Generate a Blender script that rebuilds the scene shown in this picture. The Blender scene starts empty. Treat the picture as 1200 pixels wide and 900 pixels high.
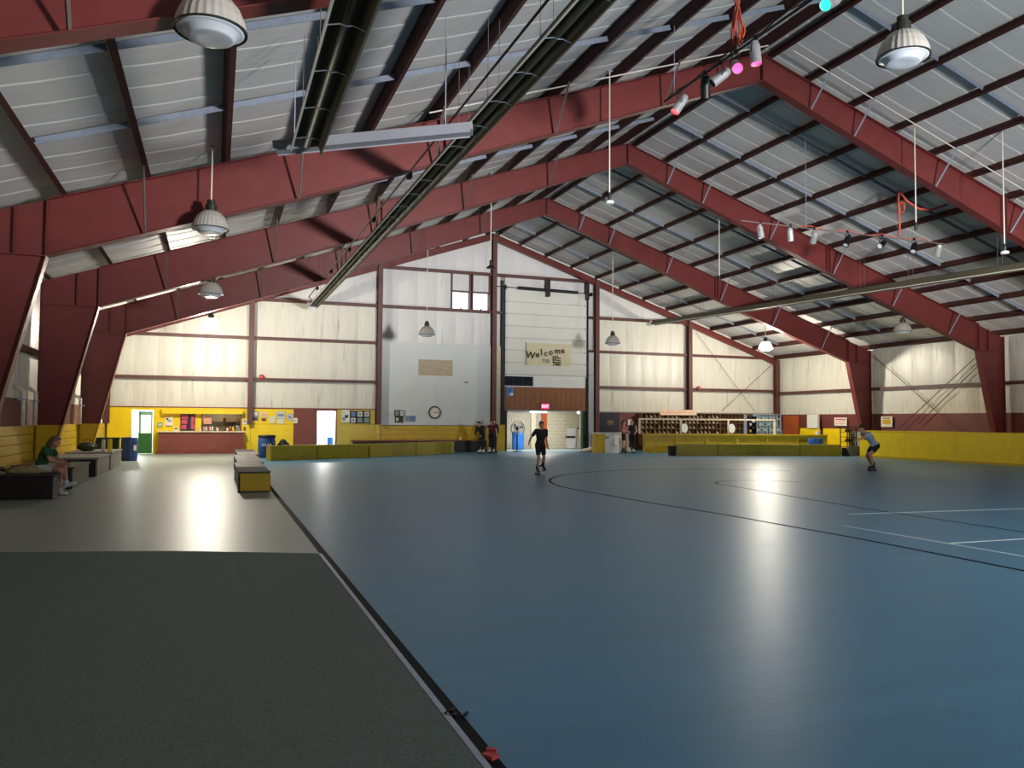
import bpy, bmesh, math, random
from mathutils import Vector, Matrix
random.seed(7)
S = bpy.context.scene
COL = S.collection
PI = math.pi

# ------------------------------------------------------------------ camera, world, light, exposure
cam_d = bpy.data.cameras.new('camera')
cam_d.sensor_width = 36.0
cam_d.lens = 36.0 * 944.6935 / 1200.0
cam_d.clip_start = 0.05
cam_d.clip_end = 400
cam = bpy.data.objects.new('camera', cam_d)
COL.objects.link(cam)
_yaw, _pit, _rol = math.radians(20.1953), math.radians(2.6432), math.radians(-0.3802)
_R = Vector((math.cos(_yaw), -math.sin(_yaw), 0))
_F0 = Vector((math.sin(_yaw), math.cos(_yaw), 0))
_U0 = Vector((0, 0, 1))
_F = _F0 * math.cos(_pit) + _U0 * math.sin(_pit)
_U = _U0 * math.cos(_pit) - _F0 * math.sin(_pit)
_r = _R * math.cos(_rol) - _U * math.sin(_rol)
_u = _R * math.sin(_rol) + _U * math.cos(_rol)
cam.matrix_world = Matrix(((_r.x, _u.x, -_F.x, 0), (_r.y, _u.y, -_F.y, 0), (_r.z, _u.z, -_F.z, 1.61), (0, 0, 0, 1)))
S.camera = cam

W = bpy.data.worlds.new('overcast_sky')
S.world = W
W.use_nodes = True
_bg = W.node_tree.nodes['Background']
_bg.inputs[0].default_value = (0.90, 0.95, 1.0, 1)
_bg.inputs[1].default_value = 2.2

S.view_settings.view_transform = 'Standard'
S.view_settings.look = 'None'
S.view_settings.gamma = 1.0
S.view_settings.use_curve_mapping = False
S.view_settings.exposure = 0.0
S.cycles.diffuse_bounces = 5
S.cycles.glossy_bounces = 4
S.cycles.max_bounces = 8
S.cycles.sample_clamp_indirect = 4.0
S.cycles.caustics_reflective = False
S.cycles.caustics_refractive = False


def area_light(name, loc, direction, sx, sy, power, color, spread=180):
    d = bpy.data.lights.new(name, 'AREA')
    d.shape = 'RECTANGLE'
    d.size, d.size_y = sx, sy
    d.energy = power
    d.color = color
    d.spread = math.radians(spread)
    o = bpy.data.objects.new(name, d)
    COL.objects.link(o)
    o.location = loc
    o.rotation_euler = Vector(direction).to_track_quat('-Z', 'Z').to_euler()
    return o


def point_light(name, loc, power, color, radius=0.15):
    d = bpy.data.lights.new(name, 'POINT')
    d.energy = power
    d.color = color
    d.shadow_soft_size = radius
    o = bpy.data.objects.new(name, d)
    COL.objects.link(o)
    o.location = loc
    return o


# daylight through the open vehicle door of the front wall (behind the camera): what the door looks out on is a
# sunlit yard under a dark tree line, so most of the light travels upwards into the roof
dl = area_light('front_door_daylight', (12.2, -4.6, 2.9), (0, 1, 0.25), 1.8, 2.0, 14000, (1.0, 0.985, 0.975), 180)
dl.data.use_nodes = True
_t = dl.data.node_tree
_e = _t.nodes['Emission']
_g = _t.nodes.new('ShaderNodeNewGeometry')
_x = _t.nodes.new('ShaderNodeSeparateXYZ')


def _profile(lo, hi, stops):     # strength of the daylight by direction
    mr = _t.nodes.new('ShaderNodeMapRange')
    mr.inputs[1].default_value, mr.inputs[2].default_value = lo, hi
    cr = _t.nodes.new('ShaderNodeValToRGB')
    el = cr.color_ramp.elements
    while len(el) < len(stops):
        el.new(0.5)
    for e, (p_, v_) in zip(el, stops):
        e.position = (p_ - lo) / (hi - lo)
        e.color = (v_, v_, v_, 1)
    _t.links.new(mr.outputs[0], cr.inputs[0])
    return mr.inputs[0], cr.outputs[0]


# the yard next to the door lies in the building's own shade, so the steepest rays are weak; the sky is hidden by trees
_i1, _o1 = _profile(-0.5, 0.5, [(-0.34, 0.38), (-0.10, 0.04), (0.0, 0.22), (0.10, 0.95), (0.16, 1.0), (0.25, 0.55), (0.36, 0.22)])
_i2, _o2 = _profile(-1.0, 1.0, [(-0.75, 0.42), (-0.45, 0.60), (0.0, 1.0), (0.6, 0.80)])
_mu = _t.nodes.new('ShaderNodeMath')
_mu.operation = 'MULTIPLY'
_t.links.new(_g.outputs['Incoming'], _x.inputs[0])
_t.links.new(_x.outputs['Z'], _i1)
_t.links.new(_x.outputs['X'], _i2)
_t.links.new(_o1, _mu.inputs[0])
_t.links.new(_o2, _mu.inputs[1])
_t.links.new(_mu.outputs[0], _e.inputs['Strength'])

# ------------------------------------------------------------------ building numbers (metres)
XR = 13.81            # ridge
SL = 0.338            # roof slope
ZT = 11.68            # top of steel at the ridge
YF, YB = -4.87, 40.87 # front and back steel lines
HW = 18.45            # ridge to outer face of columns
XL, XRT = XR - 18.65, XR + 18.65
FR = [YF, -0.27, 8.87, 17.995, 25.62, 33.245, YB]   # frame lines
BL = [b - a for a, b in zip(FR, FR[1:])]
PUR = [0.30] + [0.08 + 1.515 * k for k in range(1, 12)]
PD = 0.28             # purlin depth


def zt(d):
    return ZT - SL * abs(d)


# ------------------------------------------------------------------ materials
def lin(h):
    h = h.lstrip('#')
    out = []
    for i in (0, 2, 4):
        c = int(h[i:i + 2], 16) / 255
        out.append(c / 12.92 if c <= 0.04045 else ((c + 0.055) / 1.055) ** 2.4)
    return out + [1.0]


def M(name, hexc, rough=0.5, metal=0.0, noise=(6.0, 0.12), bump=(0, 0), emit=None, spec=0.5, stretch=(1, 1, 1), rvar=0.0, dirt=None):
    m = bpy.data.materials.new(name)
    m.use_nodes = True
    nt = m.node_tree
    b = nt.nodes['Principled BSDF']
    b.inputs['Roughness'].default_value = rough
    b.inputs['Metallic'].default_value = metal
    b.inputs['Specular IOR Level'].default_value = spec
    c = lin(hexc)
    tc = nt.nodes.new('ShaderNodeTexCoord')
    mp = nt.nodes.new('ShaderNodeMapping')
    mp.inputs['Scale'].default_value = stretch
    nt.links.new(tc.outputs['Object'], mp.inputs['Vector'])
    nz = nt.nodes.new('ShaderNodeTexNoise')
    nz.inputs['Scale'].default_value = noise[0]
    nz.inputs['Detail'].default_value = 5
    nt.links.new(mp.outputs[0], nz.inputs['Vector'])
    rp = nt.nodes.new('ShaderNodeValToRGB')
    a = noise[1]
    rp.color_ramp.elements[0].position = 0.3
    rp.color_ramp.elements[1].position = 0.7
    rp.color_ramp.elements[0].color = [x * (1 - a) for x in c[:3]] + [1]
    rp.color_ramp.elements[1].color = [min(1, x * (1 + a)) for x in c[:3]] + [1]
    nt.links.new(nz.outputs['Fac'], rp.inputs[0])
    last = rp.outputs[0]
    if dirt:  # (hex, scale, stretch, low, high)
        n2 = nt.nodes.new('ShaderNodeTexNoise')
        n2.inputs['Scale'].default_value = dirt[1]
        n2.inputs['Detail'].default_value = 6
        m2 = nt.nodes.new('ShaderNodeMapping')
        m2.inputs['Scale'].default_value = dirt[2]
        nt.links.new(tc.outputs['Object'], m2.inputs['Vector'])
        nt.links.new(m2.outputs[0], n2.inputs['Vector'])
        r2 = nt.nodes.new('ShaderNodeValToRGB')
        r2.color_ramp.elements[0].position = dirt[3]
        r2.color_ramp.elements[1].position = dirt[4]
        nt.links.new(n2.outputs['Fac'], r2.inputs[0])
        mx = nt.nodes.new('ShaderNodeMix')
        mx.data_type = 'RGBA'
        nt.links.new(r2.outputs[0], mx.inputs[0])
        nt.links.new(last, mx.inputs[6])
        mx.inputs[7].default_value = lin(dirt[0])
        last = mx.outputs[2]
    nt.links.new(last, b.inputs['Base Color'])
    if rvar:
        mr = nt.nodes.new('ShaderNodeMapRange')
        mr.inputs[3].default_value = max(0.02, rough - rvar)
        mr.inputs[4].default_value = min(1, rough + rvar)
        nt.links.new(nz.outputs['Fac'], mr.inputs[0])
        nt.links.new(mr.outputs[0], b.inputs['Roughness'])
    if bump[1]:
        n3 = nt.nodes.new('ShaderNodeTexNoise')
        n3.inputs['Scale'].default_value = bump[0]
        n3.inputs['Detail'].default_value = 4
        nt.links.new(mp.outputs[0], n3.inputs['Vector'])
        bp = nt.nodes.new('ShaderNodeBump')
        bp.inputs['Strength'].default_value = bump[1]
        bp.inputs['Distance'].default_value = 0.02
        nt.links.new(n3.outputs['Fac'], bp.inputs['Height'])
        nt.links.new(bp.outputs[0], b.inputs['Normal'])
    if emit:
        b.inputs['Emission Color'].default_value = lin(emit[0])
        b.inputs['Emission Strength'].default_value = emit[1]
    return m


MT = {}
MT['steel'] = M('red_primer_steel', '#6b302e', 0.42, 0, (2.5, 0.10), spec=0.35)
MT['purlin'] = M('shaded_dark_red_purlin_steel', '#42221f', 0.6, 0, (3, 0.15), spec=0.3)  # dark red, darkened further to stand for the purlins' unlit faces
MT['girt'] = M('red_brown_girt_steel', '#59322d', 0.5, 0, (3, 0.12))
MT['channel'] = M('dull_galvanised_channel', '#828b9b', 0.5, 0.2, (9, 0.12))
MT['brace'] = M('grey_brown_brace_steel', '#6f625f', 0.5, 0.1, (9, 0.12))
MT['olive'] = M('olive_yellow_paint', '#a8961e', 0.45, 0, (2.5, 0.08), dirt=('#5f5512', 2.2, (1, 1, 2), 0.62, 0.85))
MT['galv'] = M('galvanised_steel', '#a9b2c4', 0.42, 0.35, (9, 0.10))
MT['insul'] = M('white_vinyl_roof_insulation', '#cfcecc', 0.5, 0, (2.0, 0.05), bump=(5.0, 0.22), stretch=(0.25, 3.2, 1), spec=0.35)
MT['wallins'] = M('white_vinyl_wall_insulation', '#dad7ca', 0.38, 0, (2.0, 0.05), bump=(3.0, 0.35), stretch=(3.0, 3.0, 0.35), dirt=('#8d8570', 1.6, (4.0, 4.0, 0.35), 0.60, 0.85))
MT['wallins_w'] = M('clean_white_wall_sheet', '#d9d8d6', 0.4, 0, (2.0, 0.04), bump=(3.0, 0.2), stretch=(3.0, 3.0, 0.35), dirt=('#8d8a84', 1.4, (5.0, 5.0, 0.3), 0.64, 0.9))
MT['siding'] = M('steel_siding', '#9b978c', 0.6)
MT['rink'] = M('blue_grey_rink_coating', '#4b7f9b', 0.39, 0, (0.35, 0.10), bump=(1.0, 0.10), spec=0.34, stretch=(0.7, 9, 1), rvar=0.05, dirt=('#6c8790', 0.9, (1, 1, 1), 0.62, 0.9))
MT['lounge'] = M('grey_green_floor_coating', '#8f9b95', 0.39, 0, (0.5, 0.10), bump=(1.0, 0.10), spec=0.34, stretch=(0.7, 9, 1), rvar=0.05)
MT['mat'] = M('dark_rubber_matting', '#606b66', 0.85, 0, (60, 0.25), bump=(180, 0.25), spec=0.2)
MT['black_line'] = M('black_line_paint', '#10171b', 0.7, spec=0.1)
MT['white_line'] = M('white_line_paint', '#c3d2d6', 0.5)
MT['yellow'] = M('yellow_wall_paint', '#f8d20a', 0.42, 0, (2.5, 0.06))
MT['yellow2'] = M('mustard_and_dimmed_yellow_paint', '#c9a412', 0.45, 0, (2.5, 0.08), dirt=('#7c6310', 2.2, (1, 1, 2), 0.62, 0.85))  # mustard; on benches and column feet, yellow darkened to stand for weak light
MT['yellow_pale'] = M('pale_yellow_paint', '#cdb446', 0.5, 0, (2.5, 0.08))
MT['cream'] = M('cream_paint', '#ddd2b4', 0.5)
MT['brown'] = M('red_brown_board', '#7d3f33', 0.5, 0, (4, 0.10))
MT['brown_band'] = M('oxblood_wall_band', '#6d3430', 0.55, 0, (3, 0.10))
MT['white'] = M('white_paint', '#dfe0de', 0.45, 0, (2, 0.03))
MT['whiteboard'] = M('white_wall_board', '#d0d3d2', 0.4, 0, (1.2, 0.03))
MT['tan'] = M('tan_patch', '#b7a68e', 0.6)
MT['door_white'] = M('white_sectional_door_steel', '#d4d3cb', 0.45, 0, (1.5, 0.03))
MT['banner'] = M('cream_banner_cloth', '#cdc5a4', 0.7, 0, (4, 0.04))
MT['ink'] = M('dark_brown_ink', '#2d2415', 0.7)
MT['wood'] = M('brown_cedar_board', '#8a5632', 0.5, 0, (3, 0.22), stretch=(6, 6, 0.5))
MT['black'] = M('black_paint', '#0d0d0e', 0.5, 0, (4, 0.2))
MT['rubber'] = M('black_rubber', '#1a1b1a', 0.8)
MT['plywood'] = M('worn_grey_plywood', '#8d8881', 0.6, 0, (4, 0.15), dirt=('#5a554e', 3, (1, 1, 1), 0.6, 0.8))
MT['darkcarpet'] = M('dark_grey_bench_top', '#4d4a4a', 0.85, 0, (30, 0.25), bump=(80, 0.3))
MT['greygreen'] = M('dark_olive_board', '#3c4234', 0.6)
MT['block'] = M('painted_concrete_block', '#c9c1a9', 0.7, 0, (8, 0.10), bump=(60, 0.2))
MT['blockgrey'] = M('grey_concrete_block', '#a8a294', 0.7, 0, (8, 0.12), bump=(60, 0.2))
MT['mortar'] = M('pale_mortar', '#9d9684', 0.9)
MT['orange'] = M('burnt_orange_paint', '#a8501f', 0.5)
MT['blue'] = M('blue_plastic', '#1f62b0', 0.4, 0, (3, 0.08))
MT['blue_dark'] = M('dark_blue_plastic', '#1d3f78', 0.4, 0, (3, 0.10))
MT['green'] = M('green_door_paint', '#2f6a2c', 0.45)
MT['green_pale'] = M('pale_green_door_paint', '#7dab8e', 0.45)
MT['green_dark'] = M('dark_green_fabric', '#22371f', 0.8)
MT['glass'] = M('dark_glass', '#20282c', 0.08, 0, (1, 0.05))
MT['navy'] = M('navy_board', '#11172b', 0.5)
MT['paper'] = M('white_paper', '#e6e2d8', 0.8, 0, (10, 0.03))
MT['grey_print'] = M('grey_print', '#8f9298', 0.8, 0, (30, 0.3))
MT['blue_print'] = M('blue_print', '#6a83b4', 0.8, 0, (20, 0.3))
MT['pink_print'] = M('pink_print', '#c8476b', 0.7, 0, (14, 0.5))
MT['salmon'] = M('salmon_print', '#e2a48a', 0.7, 0, (10, 0.2))
MT['peach'] = M('peach_board', '#e9c9ad', 0.6)
MT['red'] = M('red_enamel', '#b2423f', 0.4)
MT['cable'] = M('orange_red_cable', '#c4553f', 0.6)
MT['heater'] = M('dark_heater_steel', '#2b2c22', 0.5, 0.3, (3, 0.2))
MT['heater_side'] = M('olive_aged_reflector', '#5c5846', 0.6, 0.1, (2, 0.2), stretch=(1, 0.3, 1))
MT['reflector'] = M('grey_metal_reflector', '#8f9098', 0.5, 0.2, (3, 0.08))
MT['lamp'] = M('ribbed_white_lamp_shade', '#b3aea6', 0.35, 0.1, (5, 0.05))
MT['lamp_lens'] = M('pale_grey_lens', '#c3c9d0', 0.15, 0, (3, 0.05))
MT['lit_lens'] = M('lit_lamp_lens', '#ffffff', 0.3, emit=('#fff0d0', 28.0))
MT['lit_shade'] = M('glowing_prismatic_shade', '#fff4dc', 0.4, emit=('#ffeccb', 3.0))
MT['tube_lit'] = M('lit_fluorescent_tube', '#ffffff', 0.3, emit=('#f8fbff', 9.0))
MT['exit'] = M('lit_exit_sign_face', '#d84a7a', 0.4, emit=('#ff3d78', 1.3))
MT['exit_letter'] = M('lit_exit_letters', '#ffd0dd', 0.4, emit=('#ffc4d6', 1.6))
MT['pink_lens'] = M('lit_pink_lens', '#ff3a8a', 0.3, emit=('#ff4a88', 3.0))
MT['red_lens'] = M('lit_red_lens', '#ff5a50', 0.3, emit=('#ff4a50', 4.0))
MT['green_lens'] = M('lit_green_lens', '#40ffb0', 0.3, emit=('#20e8a0', 4.0))
MT['spot'] = M('spotlight_aluminium', '#b2b2b4', 0.35, 0.4)
MT['chrome'] = M('chrome', '#b8babd', 0.2, 0.9)
MT['pipe'] = M('white_pipe', '#d8d2c4', 0.45)
MT['cubby'] = M('brown_shelving', '#735539', 0.6, 0, (4, 0.15))
MT['cubby_blue'] = M('pale_blue_shelving', '#b9cdd4', 0.5)
MT['skate_tan'] = M('tan_boot_leather', '#cdb694', 0.6)
MT['skate_white'] = M('white_boot_leather', '#e8e6e0', 0.5)
MT['skate_black'] = M('black_boot_leather', '#1b1a1c', 0.5)
MT['skin'] = M('skin', '#c08a70', 0.55, 0, (6, 0.06))
MT['skin_pale'] = M('pale_skin', '#d2a48c', 0.55, 0, (6, 0.06))
MT['hair_brown'] = M('brown_hair', '#4a2c1c', 0.6, 0, (40, 0.3))
MT['hair_dark'] = M('dark_hair', '#1d1512', 0.6, 0, (40, 0.3))
MT['hair_grey'] = M('grey_brown_hair', '#6a5848', 0.6, 0, (40, 0.3))
MT['cl_black'] = M('black_cloth', '#17171a', 0.85, 0, (20, 0.2))
MT['cl_maroon'] = M('maroon_cloth', '#5a1c26', 0.85, 0, (20, 0.15))
MT['cl_green'] = M('green_cloth', '#1f5a34', 0.85, 0, (20, 0.15))
MT['cl_white'] = M('white_cloth', '#cfd2cf', 0.85, 0, (20, 0.05))
MT['cl_grey'] = M('grey_blue_cloth', '#a3b0bc', 0.85, 0, (20, 0.10))
MT['cl_pink'] = M('dusty_rose_cloth', '#a8585c', 0.85, 0, (20, 0.12))
MT['cl_navy'] = M('charcoal_cloth', '#26262e', 0.85, 0, (20, 0.12))
MT['beige'] = M('beige_bag_cloth', '#a09268', 0.85, 0, (12, 0.2))
MT['sole'] = M('white_shoe', '#d6d8d8', 0.5)
MT['eye'] = M('dark_eye', '#15100e', 0.3)
MT['lip'] = M('lips', '#8f4c48', 0.5)
MT['asphalt'] = M('pale_concrete_apron', '#b9b6ae', 0.9)


# ------------------------------------------------------------------ mesh building
class MB:
    def __init__(s):
        s.v, s.f = [], []

    def add(s, vs, fs):
        o = len(s.v)
        s.v += [tuple(v) for v in vs]
        s.f += [tuple(i + o for i in f) for f in fs]
        return s

    def box(s, cx, cy, cz, sx, sy, sz, rz=0.0, rx=0.0, ry=0.0):
        m = Matrix.Rotation(rz, 3, 'Z') @ Matrix.Rotation(ry, 3, 'Y') @ Matrix.Rotation(rx, 3, 'X')
        c = Vector((cx, cy, cz))
        vs = [c + m @ Vector((x * sx / 2, y * sy / 2, z * sz / 2)) for x in (-1, 1) for y in (-1, 1) for z in (-1, 1)]
        return s.add(vs, [(0, 1, 3, 2), (4, 6, 7, 5), (0, 4, 5, 1), (2, 3, 7, 6), (0, 2, 6, 4), (1, 5, 7, 3)])

    def bb(s, x0, x1, y0, y1, z0, z1):
        return s.box((x0 + x1) / 2, (y0 + y1) / 2, (z0 + z1) / 2, abs(x1 - x0), abs(y1 - y0), abs(z1 - z0))

    def beam(s, p, q, w, h, up=(0, 0, 1)):
        p, q = Vector(p), Vector(q)
        d = (q - p).normalized()
        a = d.cross(Vector(up))
        if a.length < 1e-4:
            a = d.cross(Vector((1, 0, 0)))
        a.normalize()
        b = a.cross(d)
        vs = []
        for e in (p, q):
            for i, j in ((-1, -1), (1, -1), (1, 1), (-1, 1)):
                vs.append(e + a * (i * w / 2) + b * (j * h / 2))
        return s.add(vs, [(3, 2, 1, 0), (4, 5, 6, 7), (0, 1, 5, 4), (1, 2, 6, 5), (2, 3, 7, 6), (3, 0, 4, 7)])

    def tube(s, pts, r, n=8, closed=False):
        pts = [Vector(p) for p in pts]
        rr = r if isinstance(r, (list, tuple)) else [r] * len(pts)
        vs, fs = [], []
        prev = None
        for i, p in enumerate(pts):
            d = (pts[min(i + 1, len(pts) - 1)] - pts[max(i - 1, 0)]).normalized()
            if prev is None:
                a = d.cross(Vector((0, 0, 1)))
                if a.length < 0.05:
                    a = d.cross(Vector((1, 0, 0)))
            else:
                a = prev - d * prev.dot(d)
            a.normalize()
            prev = a
            b = d.cross(a)
            for k in range(n):
                t = 2 * PI * k / n
                vs.append(p + (a * math.cos(t) + b * math.sin(t)) * rr[i])
        for i in range(len(pts) - 1):
            for k in range(n):
                fs.append((i * n + k, i * n + (k + 1) % n, (i + 1) * n + (k + 1) % n, (i + 1) * n + k))
        fs.append(tuple(range(n))[::-1])
        fs.append(tuple((len(pts) - 1) * n + k for k in range(n)))
        return s.add(vs, fs)

    def lathe(s, prof, c=(0, 0, 0), n=24, rib=0.0, rot=None):
        vs, fs = [], []
        for i, (r, z) in enumerate(prof):
            for k in range(n):
                t = 2 * PI * k / n
                q = r * (1 + (rib if k % 2 else -rib))
                v = Vector((q * math.cos(t), q * math.sin(t), z))
                if rot:
                    v = rot @ v
                vs.append(v + Vector(c))
        for i in range(len(prof) - 1):
            for k in range(n):
                fs.append((i * n + k, i * n + (k + 1) % n, (i + 1) * n + (k + 1) % n, (i + 1) * n + k))
        ring = prof[0] == prof[-1]
        if prof[0][0] > 1e-6 and not ring:
            fs.append(tuple(range(n))[::-1])
        if prof[-1][0] > 1e-6 and not ring:
            fs.append(tuple((len(prof) - 1) * n + k for k in range(n)))
        return s.add(vs, fs)

    def ell(s, c, rx, ry, rz, n=12, m=8, rot=None):
        vs, fs = [], []
        for i in range(m + 1):
            a = PI * i / m
            for k in range(n):
                t = 2 * PI * k / n
                v = Vector((rx * math.sin(a) * math.cos(t), ry * math.sin(a) * math.sin(t), -rz * math.cos(a)))
                if rot:
                    v = rot @ v
                vs.append(Vector(c) + v)
        for i in range(m):
            for k in range(n):
                fs.append((i * n + k, i * n + (k + 1) % n, (i + 1) * n + (k + 1) % n, (i + 1) * n + k))
        return s.add(vs, fs)

    def prism_y(s, poly, y0, y1):          # poly: (x, z) points
        n = len(poly)
        vs = [(x, y0, z) for x, z in poly] + [(x, y1, z) for x, z in poly]
        fs = [tuple(range(n)), tuple(range(2 * n - 1, n - 1, -1))]
        fs += [(i, (i + 1) % n, n + (i + 1) % n, n + i) for i in range(n)]
        return s.add(vs, fs)

    def prism_z(s, poly, z0, z1):          # poly: (x, y) points
        n = len(poly)
        vs = [(x, y, z0) for x, y in poly] + [(x, y, z1) for x, y in poly]
        fs = [tuple(range(n))[::-1], tuple(range(n, 2 * n))]
        fs += [(i, (i + 1) % n, n + (i + 1) % n, n + i) for i in range(n)]
        return s.add(vs, fs)

    def mesh(s, name, mat, smooth=False):
        me = bpy.data.meshes.new(name)
        me.from_pydata(s.v, [], s.f)
        bm = bmesh.new()
        bm.from_mesh(me)
        bmesh.ops.recalc_face_normals(bm, faces=bm.faces)
        bm.to_mesh(me)
        bm.free()
        me.materials.append(MT[mat])
        if smooth:
            me.polygons.foreach_set('use_smooth', [True] * len(me.polygons))
        return me


def link(name, me, parent=None, loc=(0, 0, 0), rz=0.0):
    o = bpy.data.objects.new(name, me)
    COL.objects.link(o)
    o.location = loc
    o.rotation_euler = (0, 0, rz)
    if parent:
        o.parent = parent
    return o


def obj(name, mb, mat, parent=None, loc=(0, 0, 0), smooth=False, rz=0.0):
    return link(name, mb.mesh(name, mat, smooth), parent, loc, rz)


def tag(o, label, cat, group=None, kind=None):
    o['label'] = label
    o['category'] = cat
    if group:
        o['group'] = group
    if kind:
        o['kind'] = kind
    return o


def thing(name, label, cat, loc=(0, 0, 0), rz=0.0, group=None, kind=None):
    o = bpy.data.objects.new(name, None)
    o.empty_display_size = 0.2
    COL.objects.link(o)
    o.location = loc
    o.rotation_euler = (0, 0, rz)
    return tag(o, label, cat, group, kind)


def struct(name, label, cat='building'):
    return thing(name, label, cat, kind='structure')


def dup(root, loc, rz=0.0, label=None):
    r = root.copy()
    COL.objects.link(r)
    r.location = loc
    r.rotation_euler = (0, 0, rz)
    if label:
        r['label'] = label
    for ch in list(root.children):
        c = ch.copy()
        COL.objects.link(c)
        c.parent = r
        for g in ch.children:
            d = g.copy()
            COL.objects.link(d)
            d.parent = c
    return r


def text(name, s, size, mat, parent, loc, rot=(PI / 2, 0, 0), ext=0.004):
    cu = bpy.data.curves.new(name, 'FONT')
    cu.body = s
    cu.size = size
    cu.align_x = 'CENTER'
    cu.align_y = 'CENTER'
    cu.extrude = ext
    cu.offset = size * .022
    cu.materials.append(MT[mat])
    tmp = bpy.data.objects.new('tmp', cu)
    COL.objects.link(tmp)
    dg = bpy.context.evaluated_depsgraph_get()
    me = bpy.data.meshes.new_from_object(tmp.evaluated_get(dg))
    bpy.data.objects.remove(tmp)
    me.name = name
    o = bpy.data.objects.new(name, me)
    COL.objects.link(o)
    o.location = loc
    o.rotation_euler = rot
    o.parent = parent
    return o


# ================================================================== FLOOR
floor = struct('floor', 'glossy blue-grey rink floor running from the camera to the back wall', 'floor')
obj('rink_slab', MB().bb(1.3, XRT, YF, YB + 0.2, -0.2, 0.0), 'rink', floor)
obj('lounge_slab', MB().bb(XL, 1.3, YF, YB + 0.2, -0.2, 0.0), 'lounge', floor)


def ribbon(pts, w, z0=0.0, z1=0.0025):
    mb = MB()
    L, Rr = [], []
    for i, p in enumerate(pts):
        a = Vector(pts[max(i - 1, 0)])
        b = Vector(pts[min(i + 1, len(pts) - 1)])
        d = (b - a).normalized()
        n = Vector((-d.y, d.x))
        L.append(Vector(p) + n * w / 2)
        Rr.append(Vector(p) - n * w / 2)
    k = len(pts)
    vs = [(q.x, q.y, z1) for q in L] + [(q.x, q.y, z1) for q in Rr] + [(q.x, q.y, z0) for q in L] + [(q.x, q.y, z0) for q in Rr]
    fs = []
    for i in range(k - 1):
        fs += [(i, i + 1, k + i + 1, k + i), (2 * k + i, 2 * k + i + 1, i + 1, i), (k + i, k + i + 1, 3 * k + i + 1, 3 * k + i)]
    return mb.add(vs, fs)


oval = [(8.15, 4.0), (8.4, 6.2), (8.5, 9.0), (8.42, 12.0), (8.2, 14.3)]
oval += [(14.0 - 5.95 * math.cos(t), 17.6 + 6.6 * math.sin(t)) for t in [PI * i / 28 for i in range(0, 22)]]
obj('painted_line', ribbon(oval, 0.07), 'black_line', floor)
inner = [(11.4, 8.5), (11.6, 12.1), (11.9, 14.4), (12.25, 16.5)]
inner += [(13.7 - 1.35 * math.cos(t), 17.6 + 1.45 * math.sin(t)) for t in [PI * i / 14 for i in range(0, 14)]]
obj('painted_line', ribbon(inner, 0.05), 'black_line', floor)
obj('painted_line', ribbon([(9.3, 3.0), (9.33, 10.2)], 0.06), 'white_line', floor)
obj('painted_line', ribbon([(9.36, 8.27), (18.0, 8.27)], 0.05), 'white_line', floor)
obj('painted_line', ribbon([(10.6, 11.45), (20.0, 10.9)], 0.05), 'white_line', floor)
obj('floor_joint', ribbon([(1.26, -4.0), (1.27, 19.0), (1.32, 33.0)], 0.085, 0.0, 0.004), 'black_line', floor)

matting = thing('rubber_mat', 'large dark green-black rubber mat lying in the near corner of the rink floor', 'mat', (0, 0, 0))
obj('mat_sheet', MB().prism_z([(-4.5, YF + 0.2), (1.2, YF + 0.2), (1.2, 9.95), (-0.45, 10.68), (-2.4, 11.2), (-4.5, 11.6)], 0.0, 0.012), 'mat', matting)
obj('edge_strip', MB().bb(1.2, 1.235, YF + 0.2, 9.93, 0.0, 0.014), 'galv', matting)
tag(obj('tape_scrap', MB().box(1.27, 3.72, 0.012, 0.05, 0.07, 0.02, 0.5).box(1.29, 3.76, 0.02, 0.03, 0.05, 0.02, 1.1), 'red'), 'small red scrap of tape at the edge of the dark mat', 'tape')
deb = MB()
for i in range(9):
    deb.box(1.24 + random.uniform(-.03, .08), 4.34 + random.uniform(-.05, .05), 0.008, random.uniform(.03, .08), 0.012, 0.012, random.uniform(0, 3))
tag(obj('lint_clump', deb, 'black'), 'dark clump of lint and grit caught on the mat edge', 'debris', kind='stuff')

# ================================================================== ROOF
ceiling = struct('ceiling', 'white insulated gable roof with dark red purlins', 'ceiling')
ang = math.atan(SL)


def roof_strip(side, w):
    """one insulation strip: x runs from the ridge outwards, y across the strip"""
    mb = MB()
    ds = [0.0]
    for k in range(11):
        a, b = PUR[k], PUR[k + 1]
        ds += [a, a + (b - a) * 0.3, a + (b - a) * 0.7]
    ds += [PUR[11], 17.9, 18.75]
    ys = [(0.0, 0.0), (0.012, -0.008), (0.028, -0.012), (0.06, -0.0118), (w * .6, -0.008), (w, 0.0)]
    vs, fs = [], []
    for d in ds:
        k = max([i for i in range(12) if PUR[i] <= d] or [0])
        u = (d - PUR[k]) / 1.515
        sag = -0.03 * math.sin(PI * min(max(u, 0), 1))
        for y, z in ys:
            vs.append((side * d, y, zt(d) + PD + 0.015 + sag + z))
    n = len(ys)
    for i in range(len(ds) - 1):
        for j in range(n - 1):
            fs.append((i * n + j, (i + 1) * n + j, (i + 1) * n + j + 1, i * n + j + 1))
    return mb.add(vs, fs)


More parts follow.
